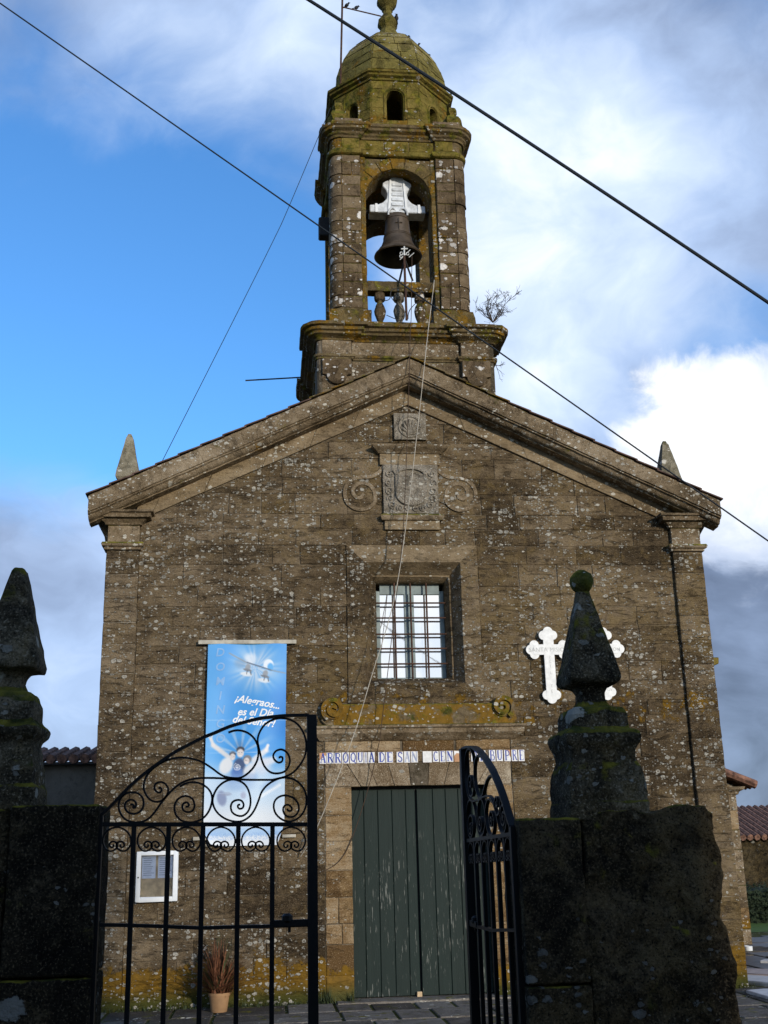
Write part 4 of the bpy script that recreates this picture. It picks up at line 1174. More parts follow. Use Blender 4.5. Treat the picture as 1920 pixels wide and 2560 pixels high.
def pier_left():
    e = P(238, 2300, GY); t = P(150, 2013, GY)
    p = thing('gate_pier', 'dark mossy stone gate pier on the left with a blunt pyramid pinnacle', 'gate pier')
    xr, zt = e.x, t.z
    zj = P(200, 2441, GY).z
    for k, (z0, z1) in enumerate(((-0.05, zj - 0.005), (zj + 0.005, zt))):
        m = MB().box(xr - 0.46, xr, GY - 0.06, GY + 0.42, z0, z1).bevel(0.014, 2)
        m.rough(0.026, 0.0055, 14, passes=5, seed=k); m.build('pier_block', 'pier_stone', p, ang=60)
    m = MB().box(xr - 1.5, xr - 0.465, GY - 0.045, GY + 0.40, -0.05, zt + 0.006).bevel(0.03, 2)
    m.rough(0.06, 0.020, 5, passes=5, seed=9); m.build('wall_end', 'pier_stone', p, ang=60)
    cx = P(45, 1900, GY + 0.15).x - 0.068
    u = 0.00222
    prof = [(0.20, -0.02), (0.20, 0.10), (0.185, 0.12), (0.185, 0.20), (0.17, 0.26), (0.155, 0.34), (0.165, 0.36), (0.195, 0.39), (0.20, 0.425), (0.165, 0.455), (0.155, 0.47), (0.158, 0.56), (0.135, 0.615), (0.085, 0.635), (0.068, 0.67), (0.07, 0.71), (0.095, 0.74), (0.155, 0.755), (0.162, 0.79), (0.042, 1.335), (0.025, 1.36)]
    pinnacle(cx, GY + 0.17, zt, prof, 0, p, 1.0)
def pier_right():
    e = P(1304, 2300, GY); t = P(1400, 2045, GY)
    p = thing('gate_pier', 'dark stone gate pier on the right with a ball topped pinnacle and rough wall end', 'gate pier')
    xl, zt = e.x, t.z
    zj = P(1380, 2461, GY).z
    xj = P(1455, 2200, GY).x
    for k, (z0, z1) in enumerate(((-0.05, zj - 0.005), (zj + 0.005, zt))):
        m = MB().box(xl, xj, GY - 0.06, GY + 0.42, z0, z1).bevel(0.014, 2)
        m.rough(0.026, 0.0055, 14, passes=5, seed=4 + k); m.build('pier_block', 'pier_stone', p, ang=60)
    # rough wall end, built of irregular stones
    rg = [(0.0, P(1848, 2540, GY).x + 0.02), (0.95, P(1836, 2470, GY).x), (1.25, P(1826, 2400, GY).x), (1.42, P(1812, 2345, GY).x), (1.47, P(1800, 2325, GY).x), (1.70, P(1806, 2250, GY).x), (1.85, P(1793, 2180, GY).x), (2.02, P(1788, 2100, GY).x), (zt + 0.0, P(1772, 2050, GY).x), (zt + 0.035, P(1750, 2040, GY).x)]
    pts = [(xj + 0.004, -0.05)] + [(x, z) for z, x in rg] + [(xj + 0.35, zt + 0.03), (xj + 0.004, zt + 0.005)]
    pts[1] = (pts[1][0], -0.05)
    m = MB().prism(pts, GY - 0.05, GY + 0.45).bevel(0.03, 2)
    bmesh.ops.triangulate(m.bm, faces=[f for f in m.bm.faces if len(f.verts) > 4])
    m.rough(0.032, 0.032, 4.5, passes=6, seed=2.5); m.build('wall_end', 'pier_stone', p, ang=60)
    cx = P(1502, 2030, GY + 0.16).x
    prof = [(0.245, -0.02), (0.245, 0.075), (0.235, 0.09), (0.242, 0.12), (0.240, 0.17), (0.225, 0.25), (0.20, 0.31), (0.195, 0.36), (0.215, 0.40), (0.225, 0.435), (0.215, 0.465), (0.17, 0.485), (0.168, 0.56), (0.15, 0.60), (0.095, 0.615), (0.072, 0.65), (0.07, 0.69), (0.09, 0.725), (0.150, 0.745), (0.160, 0.775), (0.038, 1.285), (0.036, 1.30)]
    prof = [(r * (0.95 if z < 0.34 else 1.0), z * 1.035) for r, z in prof]
    pinnacle(cx, GY + 0.20, zt, prof, 0.075, p, 2.0)
pier_left(); pier_right()

# ------------------------------------------------------------------ wrought iron gate leaves
ga = ZP(240, 1780, 0.18083)
HX = P(252, 2060, GY).x
def loc(x, y):               # gate picture point -> (distance from hinge, height)
    p = ga(x, y, GY); return (p.x - HX, p.z)
B = 1438
S1 = [(480,1295),(490,1275),(520,1290),(515,1325),(545,1315),(555,1270),(525,1225),(470,1215),(415,1250),(400,1310),(430,1375),(500,1408),(580,1395),(640,1340),(660,1260),(640,1180),(580,1125),(500,1110),(420,1125),(350,1185),(315,1270),(325,1370),(380,1460),(460,1510),(560,1525),(660,1510),(750,1455),(830,1360),(900,1260),(980,1160),(1060,1075),(1150,1000),(1250,950),(1380,920),(1500,912),(1700,915),(1938,930),(2140,938),(2440,938)]
S2 = [(B+1000,938),(B+1100,915),(B+1200,885),(B+1300,825),(B+1390,720),(B+1455,590),(B+1467,430),(B+1430,290),(B+1350,170),(B+1240,105),(B+1120,85),(B+1000,110),(B+890,180),(B+820,290),(B+797,400),(B+825,540),(B+850,650),(B+890,750),(B+960,825),(B+1050,850),(B+1165,825),(B+1230,740),(B+1240,650),(B+1205,565),(B+1130,518),(B+1050,540),(B+1012,600),(B+1030,660),(B+1085,700),(B+1135,680),(B+1140,630),(B+1105,620),(B+1095,640)]
S3 = [(870,1065),(885,1045),(905,1065),(900,1100),(870,1115),(825,1090),(808,1040),(830,990),(890,968),(955,990),(998,1060),(985,1140),(930,1210),(850,1243),(760,1220),(690,1140),(660,1040),(680,930),(740,830),(830,750),(950,680),(1080,640),(1220,630),(1380,660),(1500,710),(1620,790),(1700,850),(1788,895),(1938,915),(2040,890),(2150,800),(2220,690),(2245,580),(2235,470),(2190,370),(2100,290),(1990,255),(1900,260),(1830,285)]
S4 = [(1240,1305),(1265,1310),(1285,1285),(1260,1250),(1215,1262),(1193,1310),(1215,1365),(1275,1385),(1340,1360),(1362,1290),(1340,1210),(1270,1165),(1190,1170),(1120,1220),(1085,1310),(1105,1420),(1180,1500),(1290,1525),(1400,1510),(1500,1450),(1570,1350),(1605,1220),(1590,1120),(1530,1040),(1430,985),(1340,970),(1250,985),(1160,1030)]
S5 = [(B+x,y) for x,y in [(555,1280),(530,1285),(522,1310),(545,1338),(590,1325),(603,1275),(570,1225),(510,1217),(450,1245),(425,1310),(445,1385),(510,1430),(590,1435),(660,1380),(695,1290),(695,1180),(660,1060),(600,985),(520,945),(430,935),(330,970),(240,1050),(185,1160),(175,1250),(210,1350),(280,1430),(380,1490),(490,1515),(590,1505),(690,1440),(760,1340),(810,1220),(850,1110),(920,1020),(1020,950),(1130,910),(1230,912),(1330,950),(1420,1040),(1465,1150),(1465,1290),(1420,1400),(1340,1480),(1240,1512),(1140,1490),(1050,1410),(1018,1310),(1040,1220),(1110,1165),(1200,1155),(1300,1195),(1360,1280),(1360,1370),(1310,1435),(1240,1452),(1175,1420),(1148,1350),(1170,1295),(1225,1285),(1270,1330),(1255,1368),(1215,1360),(1205,1335)]]
ARCH = [(60,1445),(200,1310),(350,1150),(500,1000),(650,870),(800,755),(950,650),(1100,550),(1300,445),(1500,345),(1638,290),(1838,205),(2038,145),(2238,95),(2438,68),(2638,50),(2940,45)]
CURL = [(0,0),(100,30),(170,100),(195,180),(180,260),(130,320),(70,330),(10,295),(-8,250),(15,210),(60,197),(98,225),(100,260),(70,280),(45,260),(55,240)]
def gate_leaf(label, f, group):
    """f maps (distance from hinge, depth across the leaf, height) to the world"""
    leaf = thing('gate_leaf', label, 'gate', group)
    side = (Vector(f(0, 1, 0)) - Vector(f(0, 0, 0)))
    def path(pts): return [f(l[0], 0, l[1]) for l in (loc(*p) for p in pts)]
    def bar(name, u0, u1, z0, z1, d):
        m = MB().poly([f(u, dd, z) for z in (z0, z1) for dd in (-d, d) for u in (u0, u1)], [(0, 2, 3, 1), (4, 5, 7, 6), (0, 1, 5, 4), (2, 6, 7, 3), (0, 4, 6, 2), (1, 3, 7, 5)])
        return m.bevel(0.002).build(name, 'iron_black', leaf)
    u0, u1 = loc(2918, 700)[0], loc(3053, 700)[0]
    ztop = loc(2990, 40)[1]
    bar('latch_stile', u0, u1, 0.06, ztop, 0.028)
    bar('hinge_stile', -0.03, 0.012, 0.06, loc(60, 1440)[1], 0.02)
    for name, y0, y1, x0, x1 in (('top_rail', 1525, 1583, 40, 2918),):
        a, b, c, d = loc(x0, y0), loc(x1, y0), loc(x0, y1), loc(x1, y1)
        m = MB().poly([f(q[0], dd, q[1]) for dd in (-0.016, 0.016) for q in (c, d, b, a)], [(0, 1, 2, 3), (7, 6, 5, 4), (0, 4, 5, 1), (1, 5, 6, 2), (2, 6, 7, 3), (3, 7, 4, 0)])
        m.build('top_rail', 'iron_black', leaf, smooth=False)
    # middle rail, sagging a little
    zr = P(500, 2318, GY).z
    pts = [P(x, y, GY) for x, y in ((250, 2312), (330, 2313.5), (410, 2316), (500, 2319.5), (590, 2317), (690, 2315), (770, 2312))]
    m = MB().flat(catmull([f(p.x - HX, 0, p.z) for p in pts], 3), 0.009, 0.016, side); m.build('middle_rail', 'iron_black', leaf)
    zr0, zr1 = P(730, 2299, GY).z, P(730, 2316, GY).z
    ul = P(683, 2310, GY).x - HX
    bar('lock_rail', ul, u0 + 0.005, zr1, zr0, 0.02)
    m = MB().lathe([(0.018, -0.02), (0.03, -0.005), (0.03, 0.02), (0.015, 0.032)], f(P(718, 2300, GY).x - HX, 0, zr0), 10); m.build('latch_knob', 'iron_black', leaf)
    m = MB().poly([f(u, dd, z) for z in (zr1 - 0.03, zr1) for dd in (-0.008, 0.008) for u in (P(720, 2310, GY).x - HX, P(727, 2310, GY).x - HX)], [(0, 2, 3, 1), (4, 5, 7, 6), (0, 1, 5, 4), (2, 6, 7, 3), (0, 4, 6, 2), (1, 3, 7, 5)]); m.build('latch_pin', 'iron_black', leaf, smooth=False)
    zrail = loc(1500, 1583)[1]
    for x in (525, 1005, 1480, 1968, 2440):
        u = loc(x, 1640)[0]
        bar('bar', u - 0.0125, u + 0.0125, 0.06, zrail + 0.01, 0.0125)
    bar('bottom_rail', 0.0, u0, 0.10, 0.14, 0.016)
    m = MB().flat(catmull(path(ARCH), 3), 0.0075, 0.022, side); m.build('arch_bar', 'iron_black', leaf, ang=50)
    for s in (S1, S2, S3, S4, S5):
        m = MB().flat(catmull(path(s), 3), 0.0052, 0.011, side); m.build('scroll', 'iron_black', leaf, ang=50)
    for c in (290, 770, 1250, 1728, 2208, 2698):
        pts = [(c - x, 1592 + y) for x, y in CURL[::-1]] + [(c + x, 1592 + y) for x, y in CURL[1:]]
        m = MB().flat(catmull(path(pts), 3), 0.0045, 0.011, side); m.build('curl', 'iron_black', leaf, ang=50)
    return leaf
gate_leaf('closed black wrought iron gate leaf with scrolls, left of the doorway view', lambda u, d, z: (HX + u, GY + 0.1 * 0 + d, z), 'wrought iron gate leaves')
hr = P(1284, 2066, GY + 0.02)
TH = R(93.0)
dirx, diry = math.cos(TH), math.sin(TH)
dz_r = 0.0
gate_leaf('open black wrought iron gate leaf swung inwards beside the right pier', lambda u, d, z: (hr.x + dirx * u - diry * d * -1, GY + 0.05 + diry * u + dirx * d, z - 0.10), 'wrought iron gate leaves')

# ------------------------------------------------------------------ banner
def srgb(c): return tuple((x / 12.92 if x <= 0.04045 else ((x + 0.055) / 1.055) ** 2.4) for x in (v / 255 for v in c))
def make_banner():
    bn = thing('banner', 'tall blue printed banner with white lettering hung left of the window', 'banner')
    NU, NV = 110, 260
    X0, X1, Zt, Zb = -2.885, -1.805, 4.655, 1.965
    W_, H_ = 785.0, 2025.0
    uu, vv = np.meshgrid(np.linspace(0, 1, NU), np.linspace(0, 1, NV))
    x = uu * W_ + 165; y = vv * H_ + 125                   # picture units of the close view
    img = np.zeros((NV, NU, 3)); 
    def lerp(a, b, t): return a + (b - a) * t[..., None]
    def sm(t, a, b):
        k = np.clip((t - a) / (b - a), 0, 1); return k * k * (3 - 2 * k)
    C = lambda *c: np.array(c, float)
    img[:] = C(58, 150, 226)
    img = lerp(img, C(110, 185, 240), sm(x, 420, 170) * 0.5)
    img = lerp(img, C(30, 125, 215), sm(x, 700, 960) * sm(y, 500, 700) * sm(y, 1250, 1000) * 0.8)
    img = lerp(img, C(205, 220, 232), sm(y, 1250, 1560) * 0.9)
    img = lerp(img, C(222, 226, 228), sm(y, 1650, 1900))
    img = lerp(img, C(150, 190, 230), sm(y, 1950, 1990) * sm(y, 2075, 2040) * 0.8)
    rng = np.random.RandomState(4)
    fine = rng.rand(NV, NU)
    img = lerp(img, C(120, 160, 215), (fine > 0.5) * sm(y, 2000, 2040) * sm(y, 2110, 2090) * 0.5)
    def ell(cx, cy, rx, ry, col, k=1.0, soft=0.5, ang=0.0):
        nonlocal img
        ca, sa = math.cos(ang), math.sin(ang)
        dx, dy = x - cx, y - cy
        d = np.sqrt(((dx * ca + dy * sa) / rx) ** 2 + ((-dx * sa + dy * ca) / ry) ** 2)
        img = lerp(img, C(*col), sm(d, 1 + soft, 1 - soft) * k)
    def line(p, q, w, col, k=1.0, soft=0.6):
        nonlocal img
        dx, dy = q[0] - p[0], q[1] - p[1]; L2 = dx * dx + dy * dy
        t = np.clip(((x - p[0]) * dx + (y - p[1]) * dy) / L2, 0, 1)
        d = np.hypot(x - p[0] - t * dx, y - p[1] - t * dy) / w
        img = lerp(img, C(*col), sm(d, 1 + soft, 1 - soft) * k)
    # burst of light round the bells
    ang = np.arctan2(y - 380, x - 640); rad = np.hypot(x - 640, (y - 380))
    rays = 0.5 + 0.5 * np.sin(ang * 19 + 2.0 * np.sin(ang * 7))
    img = lerp(img, C(205, 218, 230), sm(rad, 360, 60) * (0.45 + 0.45 * rays))
    ell(590, 290, 60, 60, (225, 232, 238), 0.8); ell(770, 350, 50, 55, (240, 244, 246), 0.95, 0.15); ell(790, 375, 30, 40, (70, 165, 235), 0.9, 0.3)
    ell(490, 330, 60, 50, (120, 145, 170), 0.5)
    line((380, 230), (560, 330), 7, (130, 140, 150), 0.8); line((560, 325), (800, 410), 7, (90, 105, 125), 0.9); line((800, 410), (940, 440), 6, (130, 140, 150), 0.8)
    for cx, cy in ((565, 385), (740, 455)):
        ell(cx - 15, cy + 60, 60, 22, (232, 232, 230), 0.9, 0.3, 0.2)
        ell(cx, cy - 10, 26, 36, (150, 155, 160), 1, 0.25, 0.25); ell(cx - 3, cy + 18, 44, 13, (120, 125, 132), 1, 0.25, 0.25)
        line((cx - 5, cy + 25), (cx - 12, cy + 58), 4, (90, 92, 98)); line((cx + 28, cy + 40), (cx + 33, cy + 66), 5, (80, 82, 90))
    # rays above the group
    ang = np.arctan2(y - 1250, x - 510); rad = np.hypot(x - 510, y - 1250)
    rays = np.clip(np.sin(ang * 13 + 1.5), 0, 1) * sm(rad, 420, 120) * (y < 1250)
    img = lerp(img, C(190, 205, 220), rays * 0.6)
    ell(500, 1180, 40, 60, (90, 110, 140), 0.4, 0.7)
    # three printed figures with raised arms
    line((400, 1290), (240, 1165), 22, (222, 214, 208), 0.95); line((240, 1165), (215, 1100), 15, (225, 216, 210), 0.9)
    line((215, 1110), (175, 1055), 7, (220, 212, 206), 0.8); line((215, 1110), (235, 1050), 7, (220, 212, 206), 0.8)
    line((640, 1320), (760, 1225), 26, (220, 220, 222), 0.95); line((760, 1225), (778, 1175), 14, (238, 228, 222), 1)
    line((620, 1380), (830, 1320), 36, (214, 216, 222), 0.9)
    ell(370, 1370, 62, 85, (226, 226, 224), 1, 0.25, 0.4); ell(500, 1390, 60, 90, (62, 80, 118), 1, 0.2); ell(480, 1450, 60, 60, (80, 120, 190), 0.9, 0.3)
    ell(600, 1440, 60, 70, (216, 218, 222), 0.95, 0.3); ell(720, 1380, 90, 90, (205, 210, 220), 0.8, 0.5)
    for i in range(26):
        a = i * 0.42; r = 5 + i * 1.35
        ell(482 + r * math.cos(a), 1385 + r * math.sin(a), 6, 6, (225, 228, 232), 0.85, 0.4)
    ell(432, 1255, 32, 25, (70, 70, 78), 1, 0.25); ell(432, 1285, 27, 34, (222, 208, 198), 1, 0.2)
    ell(508, 1215, 40, 32, (60, 60, 66), 1, 0.2); ell(508, 1250, 34, 42, (226, 212, 202), 1, 0.2)
    ell(578, 1310, 42, 40, (120, 118, 122), 1, 0.25); ell(572, 1330, 26, 34, (222, 208, 200), 1, 0.2)
    for ex, ey in ((422, 1278), (444, 1279), (495, 1242), (522, 1243), (563, 1322), (584, 1325)): ell(ex, ey, 6, 3.5, (90, 80, 80), 0.8, 0.4)
    for ex, ey, w in ((434, 1304, 9), (510, 1275, 12), (574, 1346, 9)): ell(ex, ey, w, 3.5, (245, 235, 232), 0.9, 0.4)
    line((420, 1500), (640, 1490), 40, (120, 155, 205), 0.5); ell(335, 1690, 45, 75, (120, 130, 165), 0.8, 0.3, -0.2); ell(380, 1650, 50, 18, (150, 155, 175), 0.7, 0.4)
    ell(545, 1665, 26, 34, (150, 150, 175), 0.6, 0.4); ell(500, 1560, 150, 60, (130, 165, 210), 0.5, 0.6)
    line((700, 1690), (900, 1570), 14, (235, 238, 240), 0.8); ell(800, 1560, 90, 40, (120, 160, 210), 0.5, 0.6, -0.5)
    for yy in (915, 1240, 1640): line((165, yy), (950, yy + 8), 2.5, (200, 220, 240), 0.35)
    img = img * 0.86 + img.mean(axis=2, keepdims=True) * 0.08 + 255 * 0.06
    lin = np.where(img / 255 <= 0.04045, img / 255 / 12.92, ((img / 255 + 0.055) / 1.055) ** 2.4) * 0.92
    vs = []
    for j in range(NV):
        for i in range(NU):
            u, v = uu[j, i], vv[j, i]
            X = X0 + u * (X1 - X0) - 0.012 * v - u * v * 0.02
            Z = Zt + v * (Zb - Zt)
            Y = -0.060 - 0.016 * math.sin(v * 9 + u * 3) * v - 0.014 * math.sin(u * 9.0 + v * 5)
            # torn lower left corner hangs loose
            k = max(0.0, (v - 0.93) / 0.07) * max(0.0, 1 - u / 0.25)
            X += 0.10 * k * (1 - u / 0.25); Z += 0.03 * k; Y -= 0.05 * k
            k2 = max(0.0, (v - 0.90) / 0.10) * max(0.0, (u - 0.85) / 0.15)
            X -= 0.09 * k2
            vs.append((X, Y, Z))
    me = bpy.data.meshes.new('cloth')
    me.from_pydata(vs, [], [(j * NU + i, j * NU + i + 1, (j + 1) * NU + i + 1, (j + 1) * NU + i) for j in range(NV - 1) for i in range(NU - 1)])
    at = me.color_attributes.new('print', 'FLOAT_COLOR', 'POINT')
    at.data.foreach_set('color', np.concatenate([lin.reshape(-1, 3), np.ones((NU * NV, 1))], 1).astype(np.float32).ravel())
    me.polygons.foreach_set('use_smooth', [True] * len(me.polygons))
    me.materials.append(MATS['banner_print'])
    cl = bpy.data.objects.new('cloth', me); COL.objects.link(cl); cl.parent = bn
    zb = ZP(480, 1580, 0.24862)
    MB().box(-3.02, -1.67, -0.075, -0.035, 4.645, 4.70).bevel(0.004).build('top_batten', 'wood_grey', bn)
    MB().box(-3.03, -2.70, -0.05, -0.02, 2.045, 2.09).bevel(0.004).build('bottom_batten', 'wood_grey', bn)
    MB().box(-1.86, -1.68, -0.05, -0.02, 2.055, 2.095).bevel(0.004).build('bottom_batten', 'wood_grey', bn)
    def text(s, px, py, h, rot, mat, shear=0.3, off=0.006, wide=1.0, align='LEFT'):
        c = bpy.data.curves.new('lettering', 'FONT'); c.body = s; c.size = 1.0; c.shear = shear; c.offset = off; c.align_x = align; c.resolution_u = 3
        o = bpy.data.objects.new('lettering', c); COL.objects.link(o)
        dg = bpy.context.evaluated_depsgraph_get(); dg.update()
        me2 = bpy.data.meshes.new_from_object(o.evaluated_get(dg))
        bpy.data.objects.remove(o)
        p = zb(px, py, -0.06)
        mt = Matrix.Translation((p.x, -0.098, p.z)) @ Matrix.Rotation(R(rot), 4, 'Y') @ Matrix.Rotation(math.pi / 2, 4, 'X') @ Matrix.Diagonal((h * wide, h, 1, 1))
        me2.transform(mt); me2.materials.clear(); me2.materials.append(MATS[mat])
        for vt in me2.vertices:
            u_ = (vt.co.x - X0) / (X1 - X0); v_ = (vt.co.z - Zt) / (Zb - Zt)
            vt.co.y = -0.0625 - 0.016 * math.sin(v_ * 9 + u_ * 3) * v_ - 0.014 * math.sin(u_ * 9.0 + v_ * 5)
        o2 = bpy.data.objects.new('lettering', me2); COL.objects.link(o2); o2.parent = cl
    text('\u00a1Alegraos...', 425, 695, 0.140, 10.5, 'ink_white', off=0.024, wide=0.99)
    text('es el D\u00eda', 452, 832, 0.140, 3.5, 'ink_white', off=0.024, wide=0.99)
    text('del Se\u00f1or!', 398, 905, 0.140, 7.5, 'ink_white', off=0.024, wide=0.99)
    for ch, yy in zip('DOMINGO', (245, 390, 535, 680, 820, 960, 1110)):
        text(ch, 280, yy, 0.16, 0, 'ink_pale', shear=0.15, off=0.015, align='CENTER')
make_banner()

# ------------------------------------------------------------------ notice board
nb = thing('notice_board', 'white framed glazed notice board with papers on the wall', 'notice board')
nx0, nx1, nz0, nz1 = -3.745, -3.21, 1.298, 1.92
m = MB()
m.box(nx0, nx0 + 0.06, -0.095, 0.0, nz0, nz1); m.box(nx1 - 0.06, nx1, -0.095, 0.0, nz0, nz1)
m.box(nx0 + 0.06, nx1 - 0.06, -0.095, 0.0, nz0, nz0 + 0.06); m.box(nx0 + 0.06, nx1 - 0.06, -0.095, 0.0, nz1 - 0.05, nz1)
m.bevel(0.006).build('frame', 'frame_white', nb)
MB().box(nx0 + 0.05, nx1 - 0.05, -0.045, -0.01, nz0 + 0.05, nz1 - 0.04).build('backing', 'cork_brown', nb, smooth=False)
for k, (a, b) in enumerate(((nx0 + 0.068, nx0 + 0.245), (nx0 + 0.275, nx1 - 0.07))):
    pp = MB().box(a, b, -0.050, -0.046, nz1 - 0.335, nz1 - 0.055).build('paper', 'paper_white', nb, smooth=False)
    m = MB()
    for i in range(9):
        zz_ = nz1 - 0.09 - i * 0.026
        m.box(a + 0.02, a + (b - a) * random.uniform(0.6, 0.9), -0.0515, -0.0505, zz_, zz_ + 0.007)
    m.build('print_lines', 'ink_grey', pp, smooth=False)
MB().box(nx0 + 0.055, nx1 - 0.055, -0.078, -0.074, nz0 + 0.055, nz1 - 0.045).build('glass', 'board_glass', nb, smooth=False)
MB().tube([(nx0 + 0.03, -0.096, 1.60), (nx0 + 0.03, -0.102, 1.60)], 0.010, 10).build('lock', 'iron_dark', nb)

# ------------------------------------------------------------------ marble crosses
def cross(label, cx, cz, h, w, text_rows):
    c = thing('marble_cross', label, 'cross', 'marble crosses on the facade')
    r = 0.105 * h / 1.06
    a = 0.072 * h / 1.06
    top, bot = cz + 0.30 * h, cz - 0.70 * h
    m = MB()
    y0, y1 = -0.075, -0.045
    m.box(cx - a, cx + a, y0, y1, bot + r, top - r); m.box(cx - w / 2 + r, cx - a, y0 + 0.0005, y1, cz - a, cz + a); m.box(cx + a, cx + w / 2 - r, y0 + 0.0005, y1, cz - a, cz + a)
    k = 0
    def lobe(px, pz, rr):
        nonlocal k; k += 1
        m.prism([(px + rr * math.cos(t), pz + rr * math.sin(t)) for t in [2 * math.pi * i / 24 for i in range(24)]], y0 + 0.0007 * k, y1 - 0.0003 * k)
    for dx, dz in ((0, 1), (0, -1), (-1, 0), (1, 0)):
        ex = cx + dx * (w / 2 - r * 1.02); ez = cz if dz == 0 else (top - r * 1.02 if dz > 0 else bot + r * 1.02)
        lobe(ex + dx * r * 0.36, ez + dz * r * 0.36, r * 0.66)
        lobe(ex + dz * r * 0.62 - dx * 0.1 * r, ez + dx * r * 0.62 - dz * 0.1 * r, r * 0.62)
        lobe(ex - dz * r * 0.62 - dx * 0.1 * r, ez - dx * r * 0.62 - dz * 0.1 * r, r * 0.62)
    m.build('slab', 'marble_white', c, smooth=False)
    MB().tube([(cx, y1 - 0.01, cz), (cx, 0.01, cz)], 0.02, 8).build('fixing', 'iron_dark', c)
    rows = MB()
    def ln(s, px, pz, size, al='CENTER'):
        cc = bpy.data.curves.new('inscription', 'FONT'); cc.body = s; cc.size = size; cc.align_x = al; cc.resolution_u = 2
        o = bpy.data.objects.new('inscription', cc); COL.objects.link(o)
        dg = bpy.context.evaluated_depsgraph_get(); dg.update()
        me2 = bpy.data.meshes.new_from_object(o.evaluated_get(dg)); bpy.data.objects.remove(o)
        me2.transform(Matrix.Translation((px, y0 - 0.0015, pz)) @ Matrix.Rotation(math.pi / 2, 4, 'X'))
        me2.materials.clear(); me2.materials.append(MATS['carved_grey'])
        o2 = bpy.data.objects.new('inscription', me2); COL.objects.link(o2); o2.parent = c
    for s, dx, dz, size in text_rows: ln(s, cx + dx, cz + dz, size)
cross('white marble cross with trefoil ends, left of the right pinnacle', 1.91, 4.54, 1.09, 0.66, [('SANTA', -0.155, -0.03, 0.085), ('MISION', 0.15, -0.03, 0.085)] + [(ch, 0.005, -0.13 - dz, 0.06) for ch, dz in (('P', 0.0), ('C', 0.06), ('I', 0.13), ('L', 0.22), ('Y', 0.40), ('E', 0.48))])
cross('white marble cross mostly hidden behind the right pinnacle', 2.715, 4.545, 1.04, 0.60, [('SANTA', -0.13, -0.03, 0.07), ('MISION', 0.12, -0.03, 0.07), ('3X', 0.02, -0.46, 0.06), ('ZER', 0.02, -0.53, 0.06), ('PGV', 0.02, -0.60, 0.06)])

# ------------------------------------------------------------------ tiled parish sign
LET = {  # strokes in a 0..1 box: (x0, y0, x1, y1, width); arcs as polylines
 'A': [([(0.12, 0), (0.46, 1)], .09), ([(0.50, 1), (0.84, 0)], .20), ([(0.25, .36), (0.70, .36)], .08), ([(0, .03), (.28, .03)], .07), ([(.66, .03), (1, .03)], .07)],
 'R': [([(.22, 0), (.22, 1)], .2), ([(.22, .96), (.6, .96), (.78, .85), (.78, .64), (.6, .53), (.25, .53)], .11), ([(.5, .52), (.88, .03)], .18), ([(.05, .03), (.4, .03)], .07), ([(.05, .97), (.25, .97)], .07), ([(.75, .03), (1, .03)], .07)],
 'O': [([(.5 + .38 * math.cos(a), .5 + .47 * math.sin(a)) for a in [i * math.pi / 8 for i in range(17)]], .15)],
 'Q': [([(.5 + .38 * math.cos(a), .55 + .43 * math.sin(a)) for a in [i * math.pi / 8 for i in range(17)]], .15), ([(.5, .2), (.95, -.08)], .13)],
 'U': [([(.2, 1), (.2, .3), (.35, .06), (.6, .06), (.78, .28), (.78, 1)], .13), ([(.2, 1), (.2, .25)], .19), ([(.03, .97), (.38, .97)], .07), ([(.65, .97), (.95, .97)], .07)],
 'I': [([(.5, 0), (.5, 1)], .24), ([(.2, .03), (.8, .03)], .07), ([(.2, .97), (.8, .97)], .07)],
 'D': [([(.22, 0), (.22, 1)], .2), ([(.2, .96), (.55, .96), (.82, .75), (.88, .5), (.82, .25), (.55, .04), (.2, .04)], .13)],
 'E': [([(.25, 0), (.25, 1)], .2), ([(.08, .96), (.85, .96), (.85, .8)], .08), ([(.25, .5), (.62, .5)], .09), ([(.08, .04), (.9, .04), (.9, .22)], .08)],
 'S': [([(.82, .80), (.7, .95), (.4, .97), (.2, .82), (.25, .62), (.7, .42), (.8, .2), (.62, .04), (.3, .04), (.15, .2)], .15)],
 'N': [([(.18, 0), (.18, 1)], .09), ([(.16, .98), (.80, .04)], .2), ([(.82, 0), (.82, 1)], .09), ([(0, .03), (.36, .03)], .07), ([(.66, .97), (1, .97)], .07)],
 'C': [([(.5 + .38 * math.cos(a), .5 + .46 * math.sin(a)) for a in [R(45) + R(270) * i / 12 for i in range(13)]], .15)],
 'B': [([(.22, 0), (.22, 1)], .2), ([(.2, .96), (.6, .95), (.75, .82), (.72, .62), (.55, .53), (.25, .53)], .11), ([(.55, .53), (.8, .44), (.86, .25), (.75, .08), (.5, .04), (.1, .04)], .12)],
 'P': [([(.22, 0), (.22, 1)], .2), ([(.1, .96), (.62, .95), (.8, .82), (.8, .62), (.62, .48), (.25, .48)], .12), ([(.05, .03), (.42, .03)], .07)],
}
